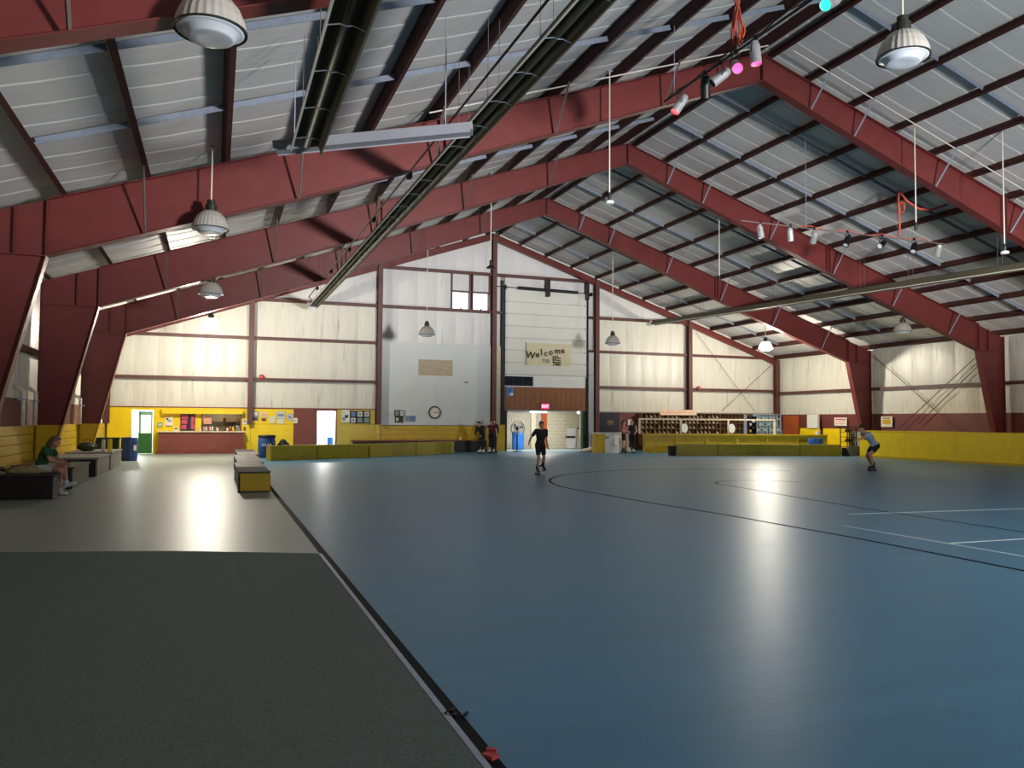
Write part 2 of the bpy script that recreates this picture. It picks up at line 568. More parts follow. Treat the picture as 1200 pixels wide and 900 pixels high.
for side in (-1, 1):
    for b in range(1, 6):
        ns = round(BL[b] / .85)
        sw = BL[b] / ns
        me = roof_strip(side, sw).mesh('insulation_strip', 'insul', True)
        for k in range(ns):
            link('insulation_strip', me, ceiling, (XR, FR[b] + k * sw, 0))
    # steel roof sheet above the insulation (also closes the bay behind the camera)
    d = 18.9
    sh = MB()
    sh.add([(XR, YF - .1, ZT + .38), (XR + side * d, YF - .1, zt(d) + .38), (XR + side * d, YB + .3, zt(d) + .38), (XR, YB + .3, ZT + .38),
            (XR, YF - .1, ZT + .41), (XR + side * d, YF - .1, zt(d) + .41), (XR + side * d, YB + .3, zt(d) + .41), (XR, YB + .3, ZT + .41)],
           [(0, 1, 2, 3), (4, 5, 6, 7), (0, 1, 5, 4), (1, 2, 6, 5), (2, 3, 7, 6), (3, 0, 4, 7)])
    obj('roof_sheet', sh, 'insul', ceiling)
    # purlins: Z sections, one length per bay
    ca, sa = math.cos(ang), math.sin(ang)

    def T(u, w, y):       # u along the slope (outwards), w normal to it
        return (side * (u * ca + w * sa), y, -u * sa + w * ca)
    for b in range(1, 6):
        pm = MB()
        for (u0, u1, w0, w1) in ((-.004, .004, 0, PD), (-.09, .0, 0, .006), (-.092, -.086, 0, .02), (0, .075, PD - .006, PD)):
            vs = [T(u, w, y) for y in (0, BL[b]) for (u, w) in ((u0, w0), (u1, w0), (u1, w1), (u0, w1))]
            pm.add(vs, [(0, 1, 2, 3), (7, 6, 5, 4), (0, 4, 5, 1), (1, 5, 6, 2), (2, 6, 7, 3), (3, 7, 4, 0)])
        pme = pm.mesh('purlin', 'purlin')
        for dd in PUR + [18.3]:
            link('purlin', pme, ceiling, (XR + side * dd, FR[b], zt(dd) + 0.002))
    # galvanised bridging channels between purlins
    bmes = []
    for k in (0, 1):
        br = MB()
        a, b_ = 0.07, (PUR[k + 1] - PUR[k]) - .07
        br.beam((side * a, 0, -SL * a + 0.11), (side * b_, 0, -SL * b_ + 0.11), 0.012, 0.11, (0, 0, 1))
        br.beam((side * a, 0.035, -SL * a + 0.16), (side * b_, 0.035, -SL * b_ + 0.16), 0.07, 0.008, (0, 0, 1))
        bmes.append(br.mesh('bridging_channel', 'channel'))
    for b in range(1, 6):
        for y in (FR[b] + BL[b] / 3, FR[b] + 2 * BL[b] / 3):
            for k in range(11):
                link('bridging_channel', bmes[min(k, 1)], ceiling, (XR + side * PUR[k], y, zt(PUR[k])))

# ================================================================== STEEL FRAMES
def dep(d):
    return min(0.74 + 0.033 * d, 1.13)


def zb(d):
    return zt(d) - dep(d)


KN = 17.0
where = {2: 'nearest red steel portal frame in view, crossing the top corner by the big lamp',
         3: 'red steel portal frame whose peak is behind the coloured spotlights',
         4: 'red steel portal frame between the spotlight frame and the last free-standing one',
         5: 'last free-standing red steel portal frame before the back wall'}
for fi in range(1, 6):
    y = FR[fi]
    fr = struct('steel_frame', where.get(fi, 'red steel portal frame overhead just behind the camera'), 'frame')
    fr.name = 'steel_frame' if fi == 1 else 'steel_frame.%03d' % (fi - 1)
    for s in (-1, 1):
        N = [0, 3, 6, 9, 12, 14.5, KN]
        X = lambda d: XR + s * d
        mb = MB()
        mb.prism_y([(X(d), zt(d)) for d in N] + [(X(d), zb(d)) for d in N[::-1]], y - .006, y + .006)
        for i in range(len(N) - 1):
            d0, d1 = N[i], N[i + 1]
            mb.prism_y([(X(d0), zb(d0)), (X(d1), zb(d1)), (X(d1), zb(d1) - .018), (X(d0), zb(d0) - .018)], y - .14, y + .14)
            mb.prism_y([(X(d0), zt(d0)), (X(d1), zt(d1)), (X(d1), zt(d1) - .016), (X(d0), zt(d0) - .016)], y - .12, y + .12)
        obj('rafter', mb, 'steel', fr)
        # column with its knee
        cm = MB()
        zi = 4.80
        base = 1.42 if s < 0 else 0.0
        xi = lambda z: 18.15 - (18.15 - KN) * (z / zi)
        cm.prism_y([(X(xi(base)), base), (X(KN), zi), (X(KN), zt(KN)), (X(HW), zt(HW)), (X(HW), base)], y - .006, y + .006)
        cm.prism_y([(X(xi(base)), base), (X(KN), zi), (X(KN - .02), zi), (X(xi(base) - .02), base)], y - .14, y + .14)
        cm.prism_y([(X(HW), base), (X(HW), zt(HW)), (X(HW - .018), zt(HW)), (X(HW - .018), base)], y - .14, y + .14)
        cm.prism_y([(X(KN), zi), (X(HW), zi), (X(HW), zi - .016), (X(KN), zi - .016)], y - .12, y + .12)
        obj('column', cm, 'steel', fr)
        if s < 0:
            pb = MB()
            pb.prism_y([(X(xi(0)), 0), (X(xi(base)), base), (X(HW), base), (X(HW), 0)], y - .006, y + .006)
            pb.prism_y([(X(xi(0)), 0), (X(xi(base)), base), (X(xi(base) - .02), base), (X(xi(0) - .02), 0)], y - .14, y + .14)
            pb.prism_y([(X(HW), 0), (X(HW), base), (X(HW - .018), base), (X(HW - .018), 0)], y - .14, y + .14)
            o = obj('column_foot', pb, 'yellow2', fr)
            o['label'] = 'lower end of the column painted yellow'
        # stiffeners: apex plate, splice and knee plates
        for d in (0.012, 8.9, 9.05, KN, 17.55):
            st = MB().bb(X(d) - .008, X(d) + .008, y - .125, y + .125, zb(min(d, KN)) if d <= KN else 4.82, zt(d) - .02)
            obj('stiffener_plate', st, 'steel', fr)
        # flange braces from the lower flange up to the purlins, on the camera side
        for k in ((2, 4, 6, 8, 10) if s < 0 else (1, 2, 4, 6, 8, 10)):
            d = PUR[k]
            if d > 16.9:
                d0 = 16.9
            else:
                d0 = d
            bm_ = MB().beam((X(d0), y - .13, zb(d0) + .0), (X(d), y - 0.95, zt(d) + .03), .055, .008, (1, 0, 0))
            bm_.beam((X(d0), y - .13, zb(d0) + .0), (X(d), y - 0.95, zt(d) + .03), .008, .05, (1, 0, 0))
            obj('flange_brace', bm_, 'galv' if s > 0 else 'brace', fr)

cf = bpy.data.objects['steel_frame.002']
for sgn, far in ((-1, 9.5), (1, 15.5)):
    obj('conduit', MB().tube([(XR + sgn * d, 17.15, zt(d) - .04) for d in (.4, far)], .017, 6), 'pipe', cf)

# ================================================================== WALLS
def roof_under(x):
    return zt(x - XR) + 0.28


def wall_with_holes(mb, x0, x1, y0, y1, holes, top):
    xs = sorted(set([x0, x1, XR] + [h[0] for h in holes] + [h[1] for h in holes]))
    for a, b in zip(xs, xs[1:]):
        if b - a < 1e-6:
            continue
        hs = sorted([(h[2], h[3]) for h in holes if h[0] <= a + 1e-6 and h[1] >= b - 1e-6])
        z = 0.0
        for h0, h1 in hs:
            if h0 > z + 1e-6:
                mb.bb(a, b, y0, y1, z, h0)
            z = h1
        mb.prism_y([(a, z), (b, z), (b, top(b)), (a, top(a))], y0, y1)
    return mb


HOLES = [(-3.60, -2.66, 0.0, 2.02),   # green door
         (-0.57, 1.17, 0.98, 1.88),   # snack hatch
         (4.76, 5.66, 0.0, 2.05),     # lit doorway
         (11.62, 12.58, 7.48, 8.46), (12.76, 13.68, 7.48, 8.46),   # high windows
         (14.74, 19.2, 0.0, 2.2)]     # passage
wb = struct('wall_back', 'far gable wall with white insulation between red-brown girts', 'wall')
obj('siding', wall_with_holes(MB(), XL, XRT, YB + .2, YB + .28, HOLES, lambda x: zt(x - XR) + .395), 'siding', wb)
YW = YB - 0.02        # face of the insulation on the back wall
GZ = [2.18, 3.55, 5.55, 7.45, 9.48]
COLX = [-4.62, 1.57, 7.76, 13.9, 19.99, 26.03, 32.2]


def panel_mesh(x0, x1, zlo, tops, yface, thick=.12, puff=.03):
    """one insulation panel, slightly puffed; tops = z at x0 and x1"""
    mb = MB()
    nx, nz = 5, 4
    vs, fs = [], []
    for j in range(nz + 1):
        for i in range(nx + 1):
            u, v = i / nx, j / nz
            x = x0 + (x1 - x0) * u
            t = tops[0] + (tops[1] - tops[0]) * u
            z = zlo + (t - zlo) * v
            p = puff * (math.sin(PI * u) ** 0.5 if 0 < u < 1 else 0) * (0.4 + 0.6 * (math.sin(PI * v) if 0 < v < 1 else 0))
            vs.append((x, yface - p + random.uniform(-.004, .004), z))
    n = nx + 1
    for j in range(nz):
        for i in range(nx):
            fs.append((j * n + i, j * n + i + 1, (j + 1) * n + i + 1, (j + 1) * n + i))
    return mb.add(vs, fs)


def blocked(xa, xb, za, zb_, areas):
    for (a, b, c, d) in areas:
        if xa < b - .02 and xb > a + .02 and za < d - .02 and zb_ > c + .02:
            return True
    return False


skip_areas = [(7.76, 13.9, 0, 5.5), (13.9, 19.99, 0, 9.4)]
for ci in range(6):
    x0, x1 = COLX[ci], COLX[ci + 1]
    for k in range(6):
        a, b = x0 + (x1 - x0) * k / 6, x0 + (x1 - x0) * (k + 1) / 6
        for gi, g in enumerate(GZ):
            ht = GZ[gi + 1] if gi + 1 < len(GZ) else 99
            ta, tb = min(ht, roof_under(a) - .05), min(ht, roof_under(b) - .05)
            if min(ta, tb) - g < 0.05:
                if max(ta, tb) - g < 0.1:
                    continue
                ta, tb = max(ta, g + .01), max(tb, g + .01)
            if blocked(a, b, g, max(ta, tb), skip_areas):
                continue
            if gi == 3 and ci == 2 and b > 11.6:
                continue
            white = ci in (2, 3) or gi >= 3
            obj('insulation_panel', panel_mesh(a, b, g, (ta, tb), YW + .12), 'wallins_w' if white else 'wallins', wb, smooth=True)
# pieces round the windows and beside the big door
for (a, b, za, zb_) in [(10.83, 11.6, 7.45, 9.48), (11.62, 12.58, 8.48, 9.48), (12.76, 13.68, 8.48, 9.48),
                        (13.9, 14.36, 5.6, 7.45), (13.9, 14.36, 7.45, 9.48), (14.62, 16.9, 8.72, 9.48), (16.9, 19.4, 8.72, 9.48),
                        (19.56, 19.99, 5.62, 7.45), (19.56, 19.99, 7.45, 9.48)]:
    obj('insulation_panel', panel_mesh(a, b, za, (zb_, zb_), YW + .12), 'wallins_w', wb, smooth=True)
# girts
for gi, g in enumerate(GZ):
    for ci in range(6):
        x0, x1 = COLX[ci] + .1, COLX[ci + 1] - .1
        if gi == 0:
            continue
        if ci == 3 and gi < 4:
            continue
        if ci == 2 and gi in (1,):
            continue
        if ci == 2 and gi == 2:
            continue
        lim = roof_under(0)
        # clip to the roof line
        d = (ZT + 0.0 - g) / SL
        x0, x1 = max(x0, XR - d), min(x1, XR + d)
        if x1 - x0 < .3:
            continue
        gm = MB().bb(x0, x1, YB - .18, YB + .1, g + .06, g + .072)
        gm.bb(x0, x1, YB - .19, YB - .18, g - .07, g + .072)
        gm.bb(x0, x1, YB - .18, YB + .1, g - .07, g - .058)
        obj('girt', gm, 'girt', wb)
for x0, x1 in ((14.0, 14.36),):
    obj('girt', MB().bb(x0, x1, YB - .18, YB + .08, 7.38, 7.52), 'girt', wb)
obj('girt', MB().bb(19.56, 19.9, YB - .18, YB + .08, 5.48, 5.62), 'girt', wb)
obj('girt', MB().bb(19.56, 19.9, YB - .18, YB + .08, 7.38, 7.52), 'girt', wb)
# columns of the back wall: I sections
for i, x in enumerate(COLX):
    z0 = 0.0 if i in (3, 4) else 1.4
    if i == 2:
        z0 = 1.4
    zz = zt(x - XR) - .02
    cm = MB().bb(x - .12, x + .12, YB - .36, YB - .345, z0, zz).bb(x - .12, x + .12, YB - .075, YB - .06, z0, zz).bb(x - .006, x + .006, YB - .345, YB - .07, z0, zz)
    obj('column', cm, 'girt', wb)
# end-wall rafters
for s in (-1, 1):
    rm = MB()
    a, b = (XR, ZT), (XR + s * 18.5, zt(18.5))
    rm.prism_y([a, b, (b[0], b[1] - .33), (a[0], a[1] - .33)], YB - .21, YB - .198)
    for dz in (0, -.32):
        rm.prism_y([(a[0], a[1] + dz), (b[0], b[1] + dz), (b[0], b[1] + dz - .014), (a[0], a[1] + dz - .014)], YB - .31, YB - .1)
    obj('rafter', rm, 'steel', wb)

# lower boards of the back wall
def board(x0, x1, z0, z1, mat, y=YW, t=.05, name='wall_panel', parent=wb):
    return obj(name, MB().bb(x0, x1, y, y + t, z0, z1), mat, parent)


board(-4.6, -3.62, 0.0, 2.15, 'yellow')
board(-2.64, -0.59, 0.0, 2.15, 'yellow')
board(-0.59, 1.19, 0.0, 0.96, 'yellow')
board(-0.59, 1.19, 1.90, 2.15, 'yellow')
board(1.19, 1.62, 0.0, 2.15, 'yellow')
board(1.63, 3.62, 0.0, 1.385, 'yellow')
board(1.63, 3.62, 1.40, 2.12, 'yellow', y=YW - .012, t=.06)
board(-3.62, -2.64, 2.03, 2.15, 'yellow')
board(5.72, 7.62, 0.0, 1.40, 'yellow_pale')
board(5.72, 7.62, 1.415, 2.14, 'yellow_pale', y=YW - .012, t=.06)
board(7.63, 7.88, 0.0, 1.40, 'yellow_pale', y=YW - .05, t=.1)
board(3.62, 5.72, 2.06, 2.14, 'brown')
board(4.70, 4.76, 0.0, 2.06, 'brown', y=YW - .02, t=.1, name='door_jamb')
board(5.66, 5.72, 0.0, 2.06, 'brown', y=YW - .02, t=.1, name='door_jamb')
# low planks below the white board
for k in range(6):
    z0 = k * .225
    board(7.9, 13.82, z0, z0 + .215, 'yellow_pale' if k > 8 else 'yellow2', name='plank')
board(13.95, 14.55, 0.0, 1.42, 'yellow2', y=YW - .25, t=.2, name='wall_panel')
# white board wall: two sheets with a tan patch
o = board(7.86, 10.83, 1.38, 5.64, 'whiteboard', y=YW - .03, name='white_board')
o = board(10.835, 13.8, 1.38, 5.64, 'whiteboard', y=YW - .03, name='white_board')
o = board(9.84, 11.68, 3.96, 4.79, 'tan', y=YW - .036, t=.006, name='tan_patch')
o['label'] = 'tan rectangle on the white wall board'
board(13.98, 14.36, 1.42, 5.64, 'cream', y=YW - .02, name='wall_panel')
board(19.56, 19.86, 0.0, 4.2, 'white', y=YW - .12, t=.14, name='post_cover')
board(19.56, 19.86, 4.22, 5.6, 'white', y=YW - .10, t=.12, name='post_cover')
board(-4.6, 7.7, 2.14, 2.19, 'brown', y=YW - .03, t=.1, name='rail')
# around the passage
board(14.4, 14.74, 0.0, 2.2, 'black', y=YW - .04, t=.1, name='door_jamb')
board(19.2, 19.5, 0.0, 2.2, 'green_dark', y=YW - .04, t=.1, name='door_jamb')
# cedar boards above the passage
n = 16
for k in range(n):
    x0 = 14.56 + (19.4 - 14.56) * k / n
    x1 = 14.56 + (19.4 - 14.56) * (k + 1) / n - .012
    obj('cedar_board', MB().bb(x0, x1, YW - .06 - random.uniform(0, .01), YW, 2.24, 3.47), 'wood', wb)
board(16.24, 19.38, 3.52, 4.12, 'white', y=YW - .05, name='white_panel')
board(14.56, 19.38, 3.47, 3.52, 'white', y=YW - .06, name='rail')
board(14.56, 16.22, 4.04, 4.12, 'white', y=YW - .05, name='white_panel')
o = board(14.56, 16.22, 3.54, 4.03, 'glass', y=YW + .0, name='transom_glass')
o['label'] = 'dark glass strip above the cedar boards'
for x in (15.1, 15.66):
    board(x - .02, x + .02, 3.54, 4.03, 'black', y=YW - .02, t=.03, name='glazing_bar')
# right part of the back wall
board(20.1, 32.4, 0.0, 2.18, 'brown_band', y=YW + .02, t=.04)
board(20.15, 32.4, 2.14, 2.2, 'siding', y=YW - .03, t=.06, name='rail')

# sectional door
sd = struct('door_1', 'white sectional vehicle door above the passage, hung with a welcome banner', 'door')
for k in range(7):
    z0 = 4.14 + k * .66
    pm_ = MB().bb(14.6, 19.42, YW - .07, YW - .03, z0, z0 + .645)
    pm_.bb(14.6, 19.42, YW - .082, YW - .07, z0 + .05, z0 + .30).bb(14.6, 19.42, YW - .082, YW - .07, z0 + .345, z0 + .60)
    obj('door_panel', pm_, 'door_white', sd)
for k in range(8):
    for x in (14.64, 19.38):
        obj('hinge', MB().bb(x - .05, x + .05, YW - .11, YW - .08, 4.12 + k * .66 - .05, 4.12 + k * .66 + .05), 'galv', sd)
obj('door_track', MB().bb(14.38, 14.47, YW - .14, YW - .04, 0, 9.2).bb(14.47, 14.55, YW - .16, YW - .13, 0, 8.7), 'black', sd)
obj('door_track', MB().bb(19.46, 19.52, YW - .14, YW - .04, 0, 8.9), 'black', sd)
obj('torsion_shaft', MB().tube([(14.0, YW - .3, 8.84), (19.75, YW - .3, 8.76)], .018, 8), 'heater', sd)
obj('torsion_spring', MB().tube([(15.28, YW - .3, 8.83), (16.86, YW - .3, 8.80)], .085, 12), 'black', sd, smooth=False)
obj('torsion_spring', MB().tube([(17.14, YW - .3, 8.80), (18.78, YW - .3, 8.775)], .085, 12), 'black', sd)
obj('spring_bracket', MB().bb(16.9, 17.1, YW - .36, YW - .1, 8.45, 9.42), 'black', sd)
obj('spring_bracket', MB().bb(19.32, 19.46, YW - .36, YW - .1, 8.4, 9.42), 'black', sd)
obj('cable_drum', MB().lathe([(.11, -.05), (.11, .05)], (19.6, YW - .3, 8.72), 14, rot=Matrix.Rotation(PI / 2, 3, 'Y')), 'heater', sd)
obj('cable_drum', MB().lathe([(.11, -.05), (.11, .05)], (14.5, YW - .3, 8.83), 14, rot=Matrix.Rotation(PI / 2, 3, 'Y')), 'heater', sd)

# banner
bn = thing('welcome_banner', 'cream cloth banner hand-lettered with a welcome, hung on the sectional door', 'banner', (17.1, YW - .1, 4.67))
bmesh_ = MB()
vs, fs = [], []
for i in range(13):
    for j in range(5):
        vs.append((-1.3 + 2.65 * i / 12, -.01 - .012 * math.sin(i * 1.3) - .008 * math.sin(j * 2 + i), 1.22 * j / 4))
for i in range(12):
    for j in range(4):
        fs.append((i * 5 + j, (i + 1) * 5 + j, (i + 1) * 5 + j + 1, i * 5 + j + 1))
obj('cloth', bmesh_.add(vs, fs), 'banner', bn, smooth=True)
obj('edge_cord', MB().bb(-1.32, -1.30, -.03, 0, -.02, 1.24), 'heater', bn)


def bz(zx, zy):
    return ((zx - 165) * .00386 - 1.3, 1.21 - (zy - 85) * .00346)


for ch, zx, zy, sz, rt in (('W', 225, 285, .52, -.12), ('e', 333, 268, .46, .12), ('l', 392, 232, .50, .05), ('c', 458, 243, .44, .15),
                           ('o', 535, 222, .46, .1), ('m', 638, 200, .46, .08), ('e', 722, 190, .46, .2)):
    x, z = bz(zx, zy)
    text('letter', ch, sz, 'ink', bn, (x, -.045, z), (PI / 2, -rt, 0))
for ch, zx, zy in (('T', 428, 365), ('O', 487, 368)):
    x, z = bz(zx, zy)
    text('letter', ch, .26, 'ink', bn, (x, -.045, z))
lx, lz = bz(568, 388)
for k in range(3):
    o_ = .115 * k
    w_, h_ = .48 - o_, .39 - o_ * .9
    lg = MB().add([(lx + o_ + q[0], y_, lz + o_ + q[1]) for y_ in (-.05, -.042) for q in ((0, 0), (w_, 0), (w_, .06), (.06, .06), (.06, h_), (0, h_))],
                  [(0, 1, 2, 3), (0, 3, 4, 5), (6, 7, 8, 9), (6, 9, 10, 11)] + [(i, (i + 1) % 6, 6 + (i + 1) % 6, 6 + i) for i in range(6)])
    obj('logo_stroke', lg, 'ink', bn)
x, z = bz(635, 415)
text('letter', 'OMD', .2, 'ink', bn, (x, -.045, z))

# high windows
for wi, (a, b) in enumerate([(11.62, 12.58), (12.76, 13.68)]):
    wn = struct('window_%d' % (wi + 1), ('left' if wi == 0 else 'right') + ' of the two small high windows glowing with daylight under the gable', 'window')
    wn['label'] = ('small high window farther from the gable centre column, glowing with daylight' if wi == 0 else 'small high window next to the gable centre column, glowing with daylight')
    fm = MB()
    for (x0, x1, z0, z1) in ((a - .05, a, 7.45, 9.45), (b, b + .05, 7.45, 9.45), (a, b, 7.44, 7.49), (a, b, 8.44, 8.5)):
        fm.bb(x0, x1, YW - .1, YW + .14, z0, z1)
    obj('window_frame', fm, 'girt', wn)
    obj('latch', MB().bb((a + b) / 2 - .03, (a + b) / 2 + .03, YW - .06, YW + .05, 7.49, 7.6), 'black', wn)
_m = bpy.data.materials.new('clear_window_glass')
_m.use_nodes = True
_b = _m.node_tree.nodes['Principled BSDF']
_b.inputs['Transmission Weight'].default_value = 1.0
_b.inputs['Roughness'].default_value = 0.02
_b.inputs['IOR'].default_value = 1.1
_n = _m.node_tree.nodes.new('ShaderNodeTexNoise')
_n.inputs['Scale'].default_value = 3
_c = _m.node_tree.nodes.new('ShaderNodeValToRGB')
_c.color_ramp.elements[0].color = (0.93, 0.95, 0.95, 1)
_c.color_ramp.elements[1].color = (1, 1, 1, 1)
_m.node_tree.links.new(_n.outputs['Fac'], _c.inputs[0])
_m.node_tree.links.new(_c.outputs[0], _b.inputs['Base Color'])
MT['pane'] = _m
for wi, (a, b) in enumerate([(11.62, 12.58), (12.76, 13.68)]):
    obj('window_pane', MB().bb(a, b, YW + .13, YW + .14, 7.49, 8.46), 'pane', bpy.data.objects['window_%d' % (wi + 1)])

# ---- side walls
wl = struct('wall_left', 'left side wall with yellow planks below white insulation', 'wall')
wr = struct('wall_right', 'right side wall with an oxblood band below white insulation', 'wall')
EZ = zt(18.65) + .26
obj('siding', MB().bb(XL - .12, XL - .06, YF, YB + .2, 0, EZ), 'siding', wl)
obj('siding', MB().bb(XRT + .06, XRT + .12, YF, YB + .2, 0, EZ), 'siding', wr)


def side_panel(y0, y1, z0, z1, side):
    mb = MB()
    nx, nz = 4, 3
    vs, fs = [], []
    for j in range(nz + 1):
        for i in range(nx + 1):
            u, v = i / nx, j / nz
            p = .035 * (math.sin(PI * u) ** .5 if 0 < u < 1 else 0) * (.4 + .6 * (math.sin(PI * v) if 0 < v < 1 else 0))
            vs.append((-side * p + random.uniform(-.004, .004), y0 + (y1 - y0) * u, z0 + (z1 - z0) * v))
    n = nx + 1
    for j in range(nz):
        for i in range(nx):
            fs.append((j * n + i, j * n + i + 1, (j + 1) * n + i + 1, (j + 1) * n + i))
    return mb.add(vs, fs)


for side, wall, x in ((-1, wl, XL), (1, wr, XRT)):
    for z0, z1 in ((2.12, 3.42), (3.42, 5.62)):
        for b in range(1, 6):
            variants = [side_panel(0, BL[b] / 6, z0, z1, side).mesh('insulation_panel', 'wallins', True) for _ in range(4)]
            for k in range(6):
                link('insulation_panel', random.choice(variants), wall, (x, FR[b] + k * BL[b] / 6, 0))
    for b in range(1, 6):
        g = MB().bb(x - side * .04, x - side * .2, FR[b] + .02, FR[b + 1] - .02, 3.48, 3.495)
        g.bb(x - side * .19, x - side * .205, FR[b] + .02, FR[b + 1] - .02, 3.34, 3.495)
        obj('girt', g, 'girt', wall)
        obj('wall_band', MB().bb(x, x + side * .04, FR[b], FR[b + 1] - .01, 1.2, 2.14), 'brown_band', wall)
    obj('siding_lower', MB().bb(x + side * .04, x + side * .06, YF, YB, 0, 5.6), 'siding', wall)
# yellow planks on the left wall
for b in range(1, 6):
    for k in range(6):
        obj('plank', MB().bb(XL + .0, XL + .16 + random.uniform(0, .012), FR[b] + .15, FR[b + 1] - .15, k * .236, k * .236 + .222), 'yellow2', wl)
# white pipes on the left wall
for y in (23.4, 24.9, 32.6, 33.3):
    obj('pipe', MB().tube([(XL + .28, y, 1.40), (XL + .28, y, 2.3), (XL + .1, y, 2.42)], .055, 10), 'pipe', wl, smooth=True)
    obj('pipe_clip', MB().bb(XL + .18, XL + .35, y - .08, y + .08, 2.05, 2.1), 'galv', wl)
# diagonal bracing rods on the right wall
for p, q in (((32.28, 33.0, 5.2), (32.28, 27.4, .92)), ((32.28, 26.9, 4.67), (32.28, 31.69, 1.12)), ((32.30, 26.9, 4.2), (32.30, 30.2, 1.6))):
    obj('brace_rod', MB().tube([p, q], .018, 6), 'girt', wr)
for p, q in (((26.5, YB - .22, 6.9), (30.6, YB - .22, 2.3)), ((31.9, YB - .24, 5.2), (28.2, YB - .24, 2.3))):
    obj('brace_rod', MB().tube([p, q], .013, 6), 'girt', wb)
# front wall with its open door, behind the camera
wf = struct('wall_front', 'front gable wall behind the camera with an open vehicle door', 'wall')
obj('siding', wall_with_holes(MB(), XL, XRT, YF - .3, YF - .22, [(9.9, 14.5, 0.0, 4.4)], lambda x: zt(x - XR) + .395), 'wallins_w', wf)
ap = struct('ground', 'pale concrete apron outside the open front door', 'ground')
obj('apron', MB().bb(-20, 48, -60, YF - .2, -.25, -.02), 'asphalt', ap)
obj('apron', MB().bb(-20, 48, YB + 8, 90, -.25, -.02), 'asphalt', ap)

# ================================================================== ROOMS BEHIND THE BACK WALL
def room(name, label, x0, x1, z0, z1, depth, mat, light, lpos, back=None, floor_mat='lounge', color=(1, .96, .9)):
    r = struct(name, label, 'room')
    y0, y1 = YB + .28, YB + .28 + depth
    obj('side_wall', MB().bb(x0 - .1, x0, y0, y1, z0, z1), mat, r)
    obj('side_wall', MB().bb(x1, x1 + .1, y0, y1, z0, z1), mat, r)
    if back is None:
        obj('end_wall', MB().bb(x0 - .1, x1 + .1, y1, y1 + .1, z0, z1), mat, r)
    obj('room_ceiling', MB().bb(x0 - .1, x1 + .1, y0, y1 + .1, z1, z1 + .1), mat, r)
    obj('room_floor', MB().bb(x0 - .1, x1 + .1, YB + .2, y1 + .1, z0 - .1, z0), floor_mat, r)
    if light:
        point_light(name + '_light', lpos, light, color, .2)
    return r


# passage with painted block wall
pa = room('wall_passage', 'painted block passage behind the wide opening under the exit sign', 14.2, 21.7, 0.0, 2.7, 3.2, 'blockgrey', 120, (17.6, YB + 1.4, 2.45), back=True)
bw = .42
blk = MB().bb(-bw / 2 + .006, bw / 2 - .006, 0, .1, .006, .198).mesh('concrete_block', 'block')
blk2 = MB().bb(-bw / 2 + .006, bw / 2 - .006, 0, .1, .006, .198).mesh('concrete_block', 'blockgrey')
yb = YB + .28 + 3.2
obj('end_wall', MB().bb(14.1, 21.8, yb + .02, yb + .15, 0, 2.7), 'mortar', pa)
for r_ in range(13):
    for c in range(18):
        x = 14.2 + bw * (c + .5) + (bw / 2 if r_ % 2 else 0)
        if x > 21.7:
            continue
        link('concrete_block', blk if x > 18.3 else blk2, pa, (x, yb, r_ * .204))
o = obj('pier', MB().bb(18.18, 18.5, yb - .12, yb, 0, 2.7), 'orange', pa)
o['label'] = 'burnt orange pier of the block wall'
obj('pier', MB().bb(17.5, 17.8, yb - .12, yb, 0, 2.7), 'block', pa)
ld = struct('passage_panel', 'white half-height panel with a dark bar at the end of the block passage', 'door')  # white slab to half height, dark bar across it
obj('door_leaf', MB().bb(19.85, 20.4, yb - .06, yb - .01, 0.02, 1.2), 'white', ld)
obj('push_bar', MB().bb(19.72, 20.3, yb - .14, yb - .08, .66, .74).bb(19.88, 19.94, yb - .1, yb - .05, .64, .76).bb(20.2, 20.26, yb - .1, yb - .05, .64, .76), 'black', ld)
lf = thing('strip_light', 'long white strip light under the lintel of the passage opening', 'ceiling light', (16.9, YB + .12, 2.15))
obj('housing', MB().bb(-2.1, 2.15, -.06, .06, 0.0, .05), 'white', lf)
obj('tube', MB().tube([(-.75, 0, -.03), (.25, 0, -.03)], .035, 10), 'tube_lit', lf)
obj('tube', MB().tube([(-2.05, 0, -.03), (-.85, 0, -.03)], .03, 10), 'white', lf)
obj('end_bulb', MB().ell((2.12, -.02, -.03), .07, .07, .07), 'tube_lit', lf, smooth=True)
area_light('strip_light_glow', (16.6, YB + .5, 2.05), (0, .25, -1), 3.4, .3, 150, (1, 1, .97))
cord = thing('pull_cord', 'thin dark pull cord with a weight hanging in the passage opening', 'cord', (19.02, YB + .1, 1.2))
obj('cord', MB().tube([(0, 0, .1), (0, 0, .95)], .008, 5), 'black', cord)
obj('weight', MB().ell((0, 0, .03), .05, .05, .07), 'black', cord, smooth=True)
ex = thing('exit_sign', 'glowing pink-red exit sign on the cedar boards over the passage', 'sign', (16.9, YW - .14, 2.28))
obj('sign_box', MB().bb(-.24, .24, -.05, .07, 0, .3), 'red', ex)
obj('sign_face', MB().bb(-.225, .225, -.055, -.05, .015, .285), 'exit', ex)
text('lettering', 'EXIT', .2, 'exit_letter', ex, (0, -.058, .15))

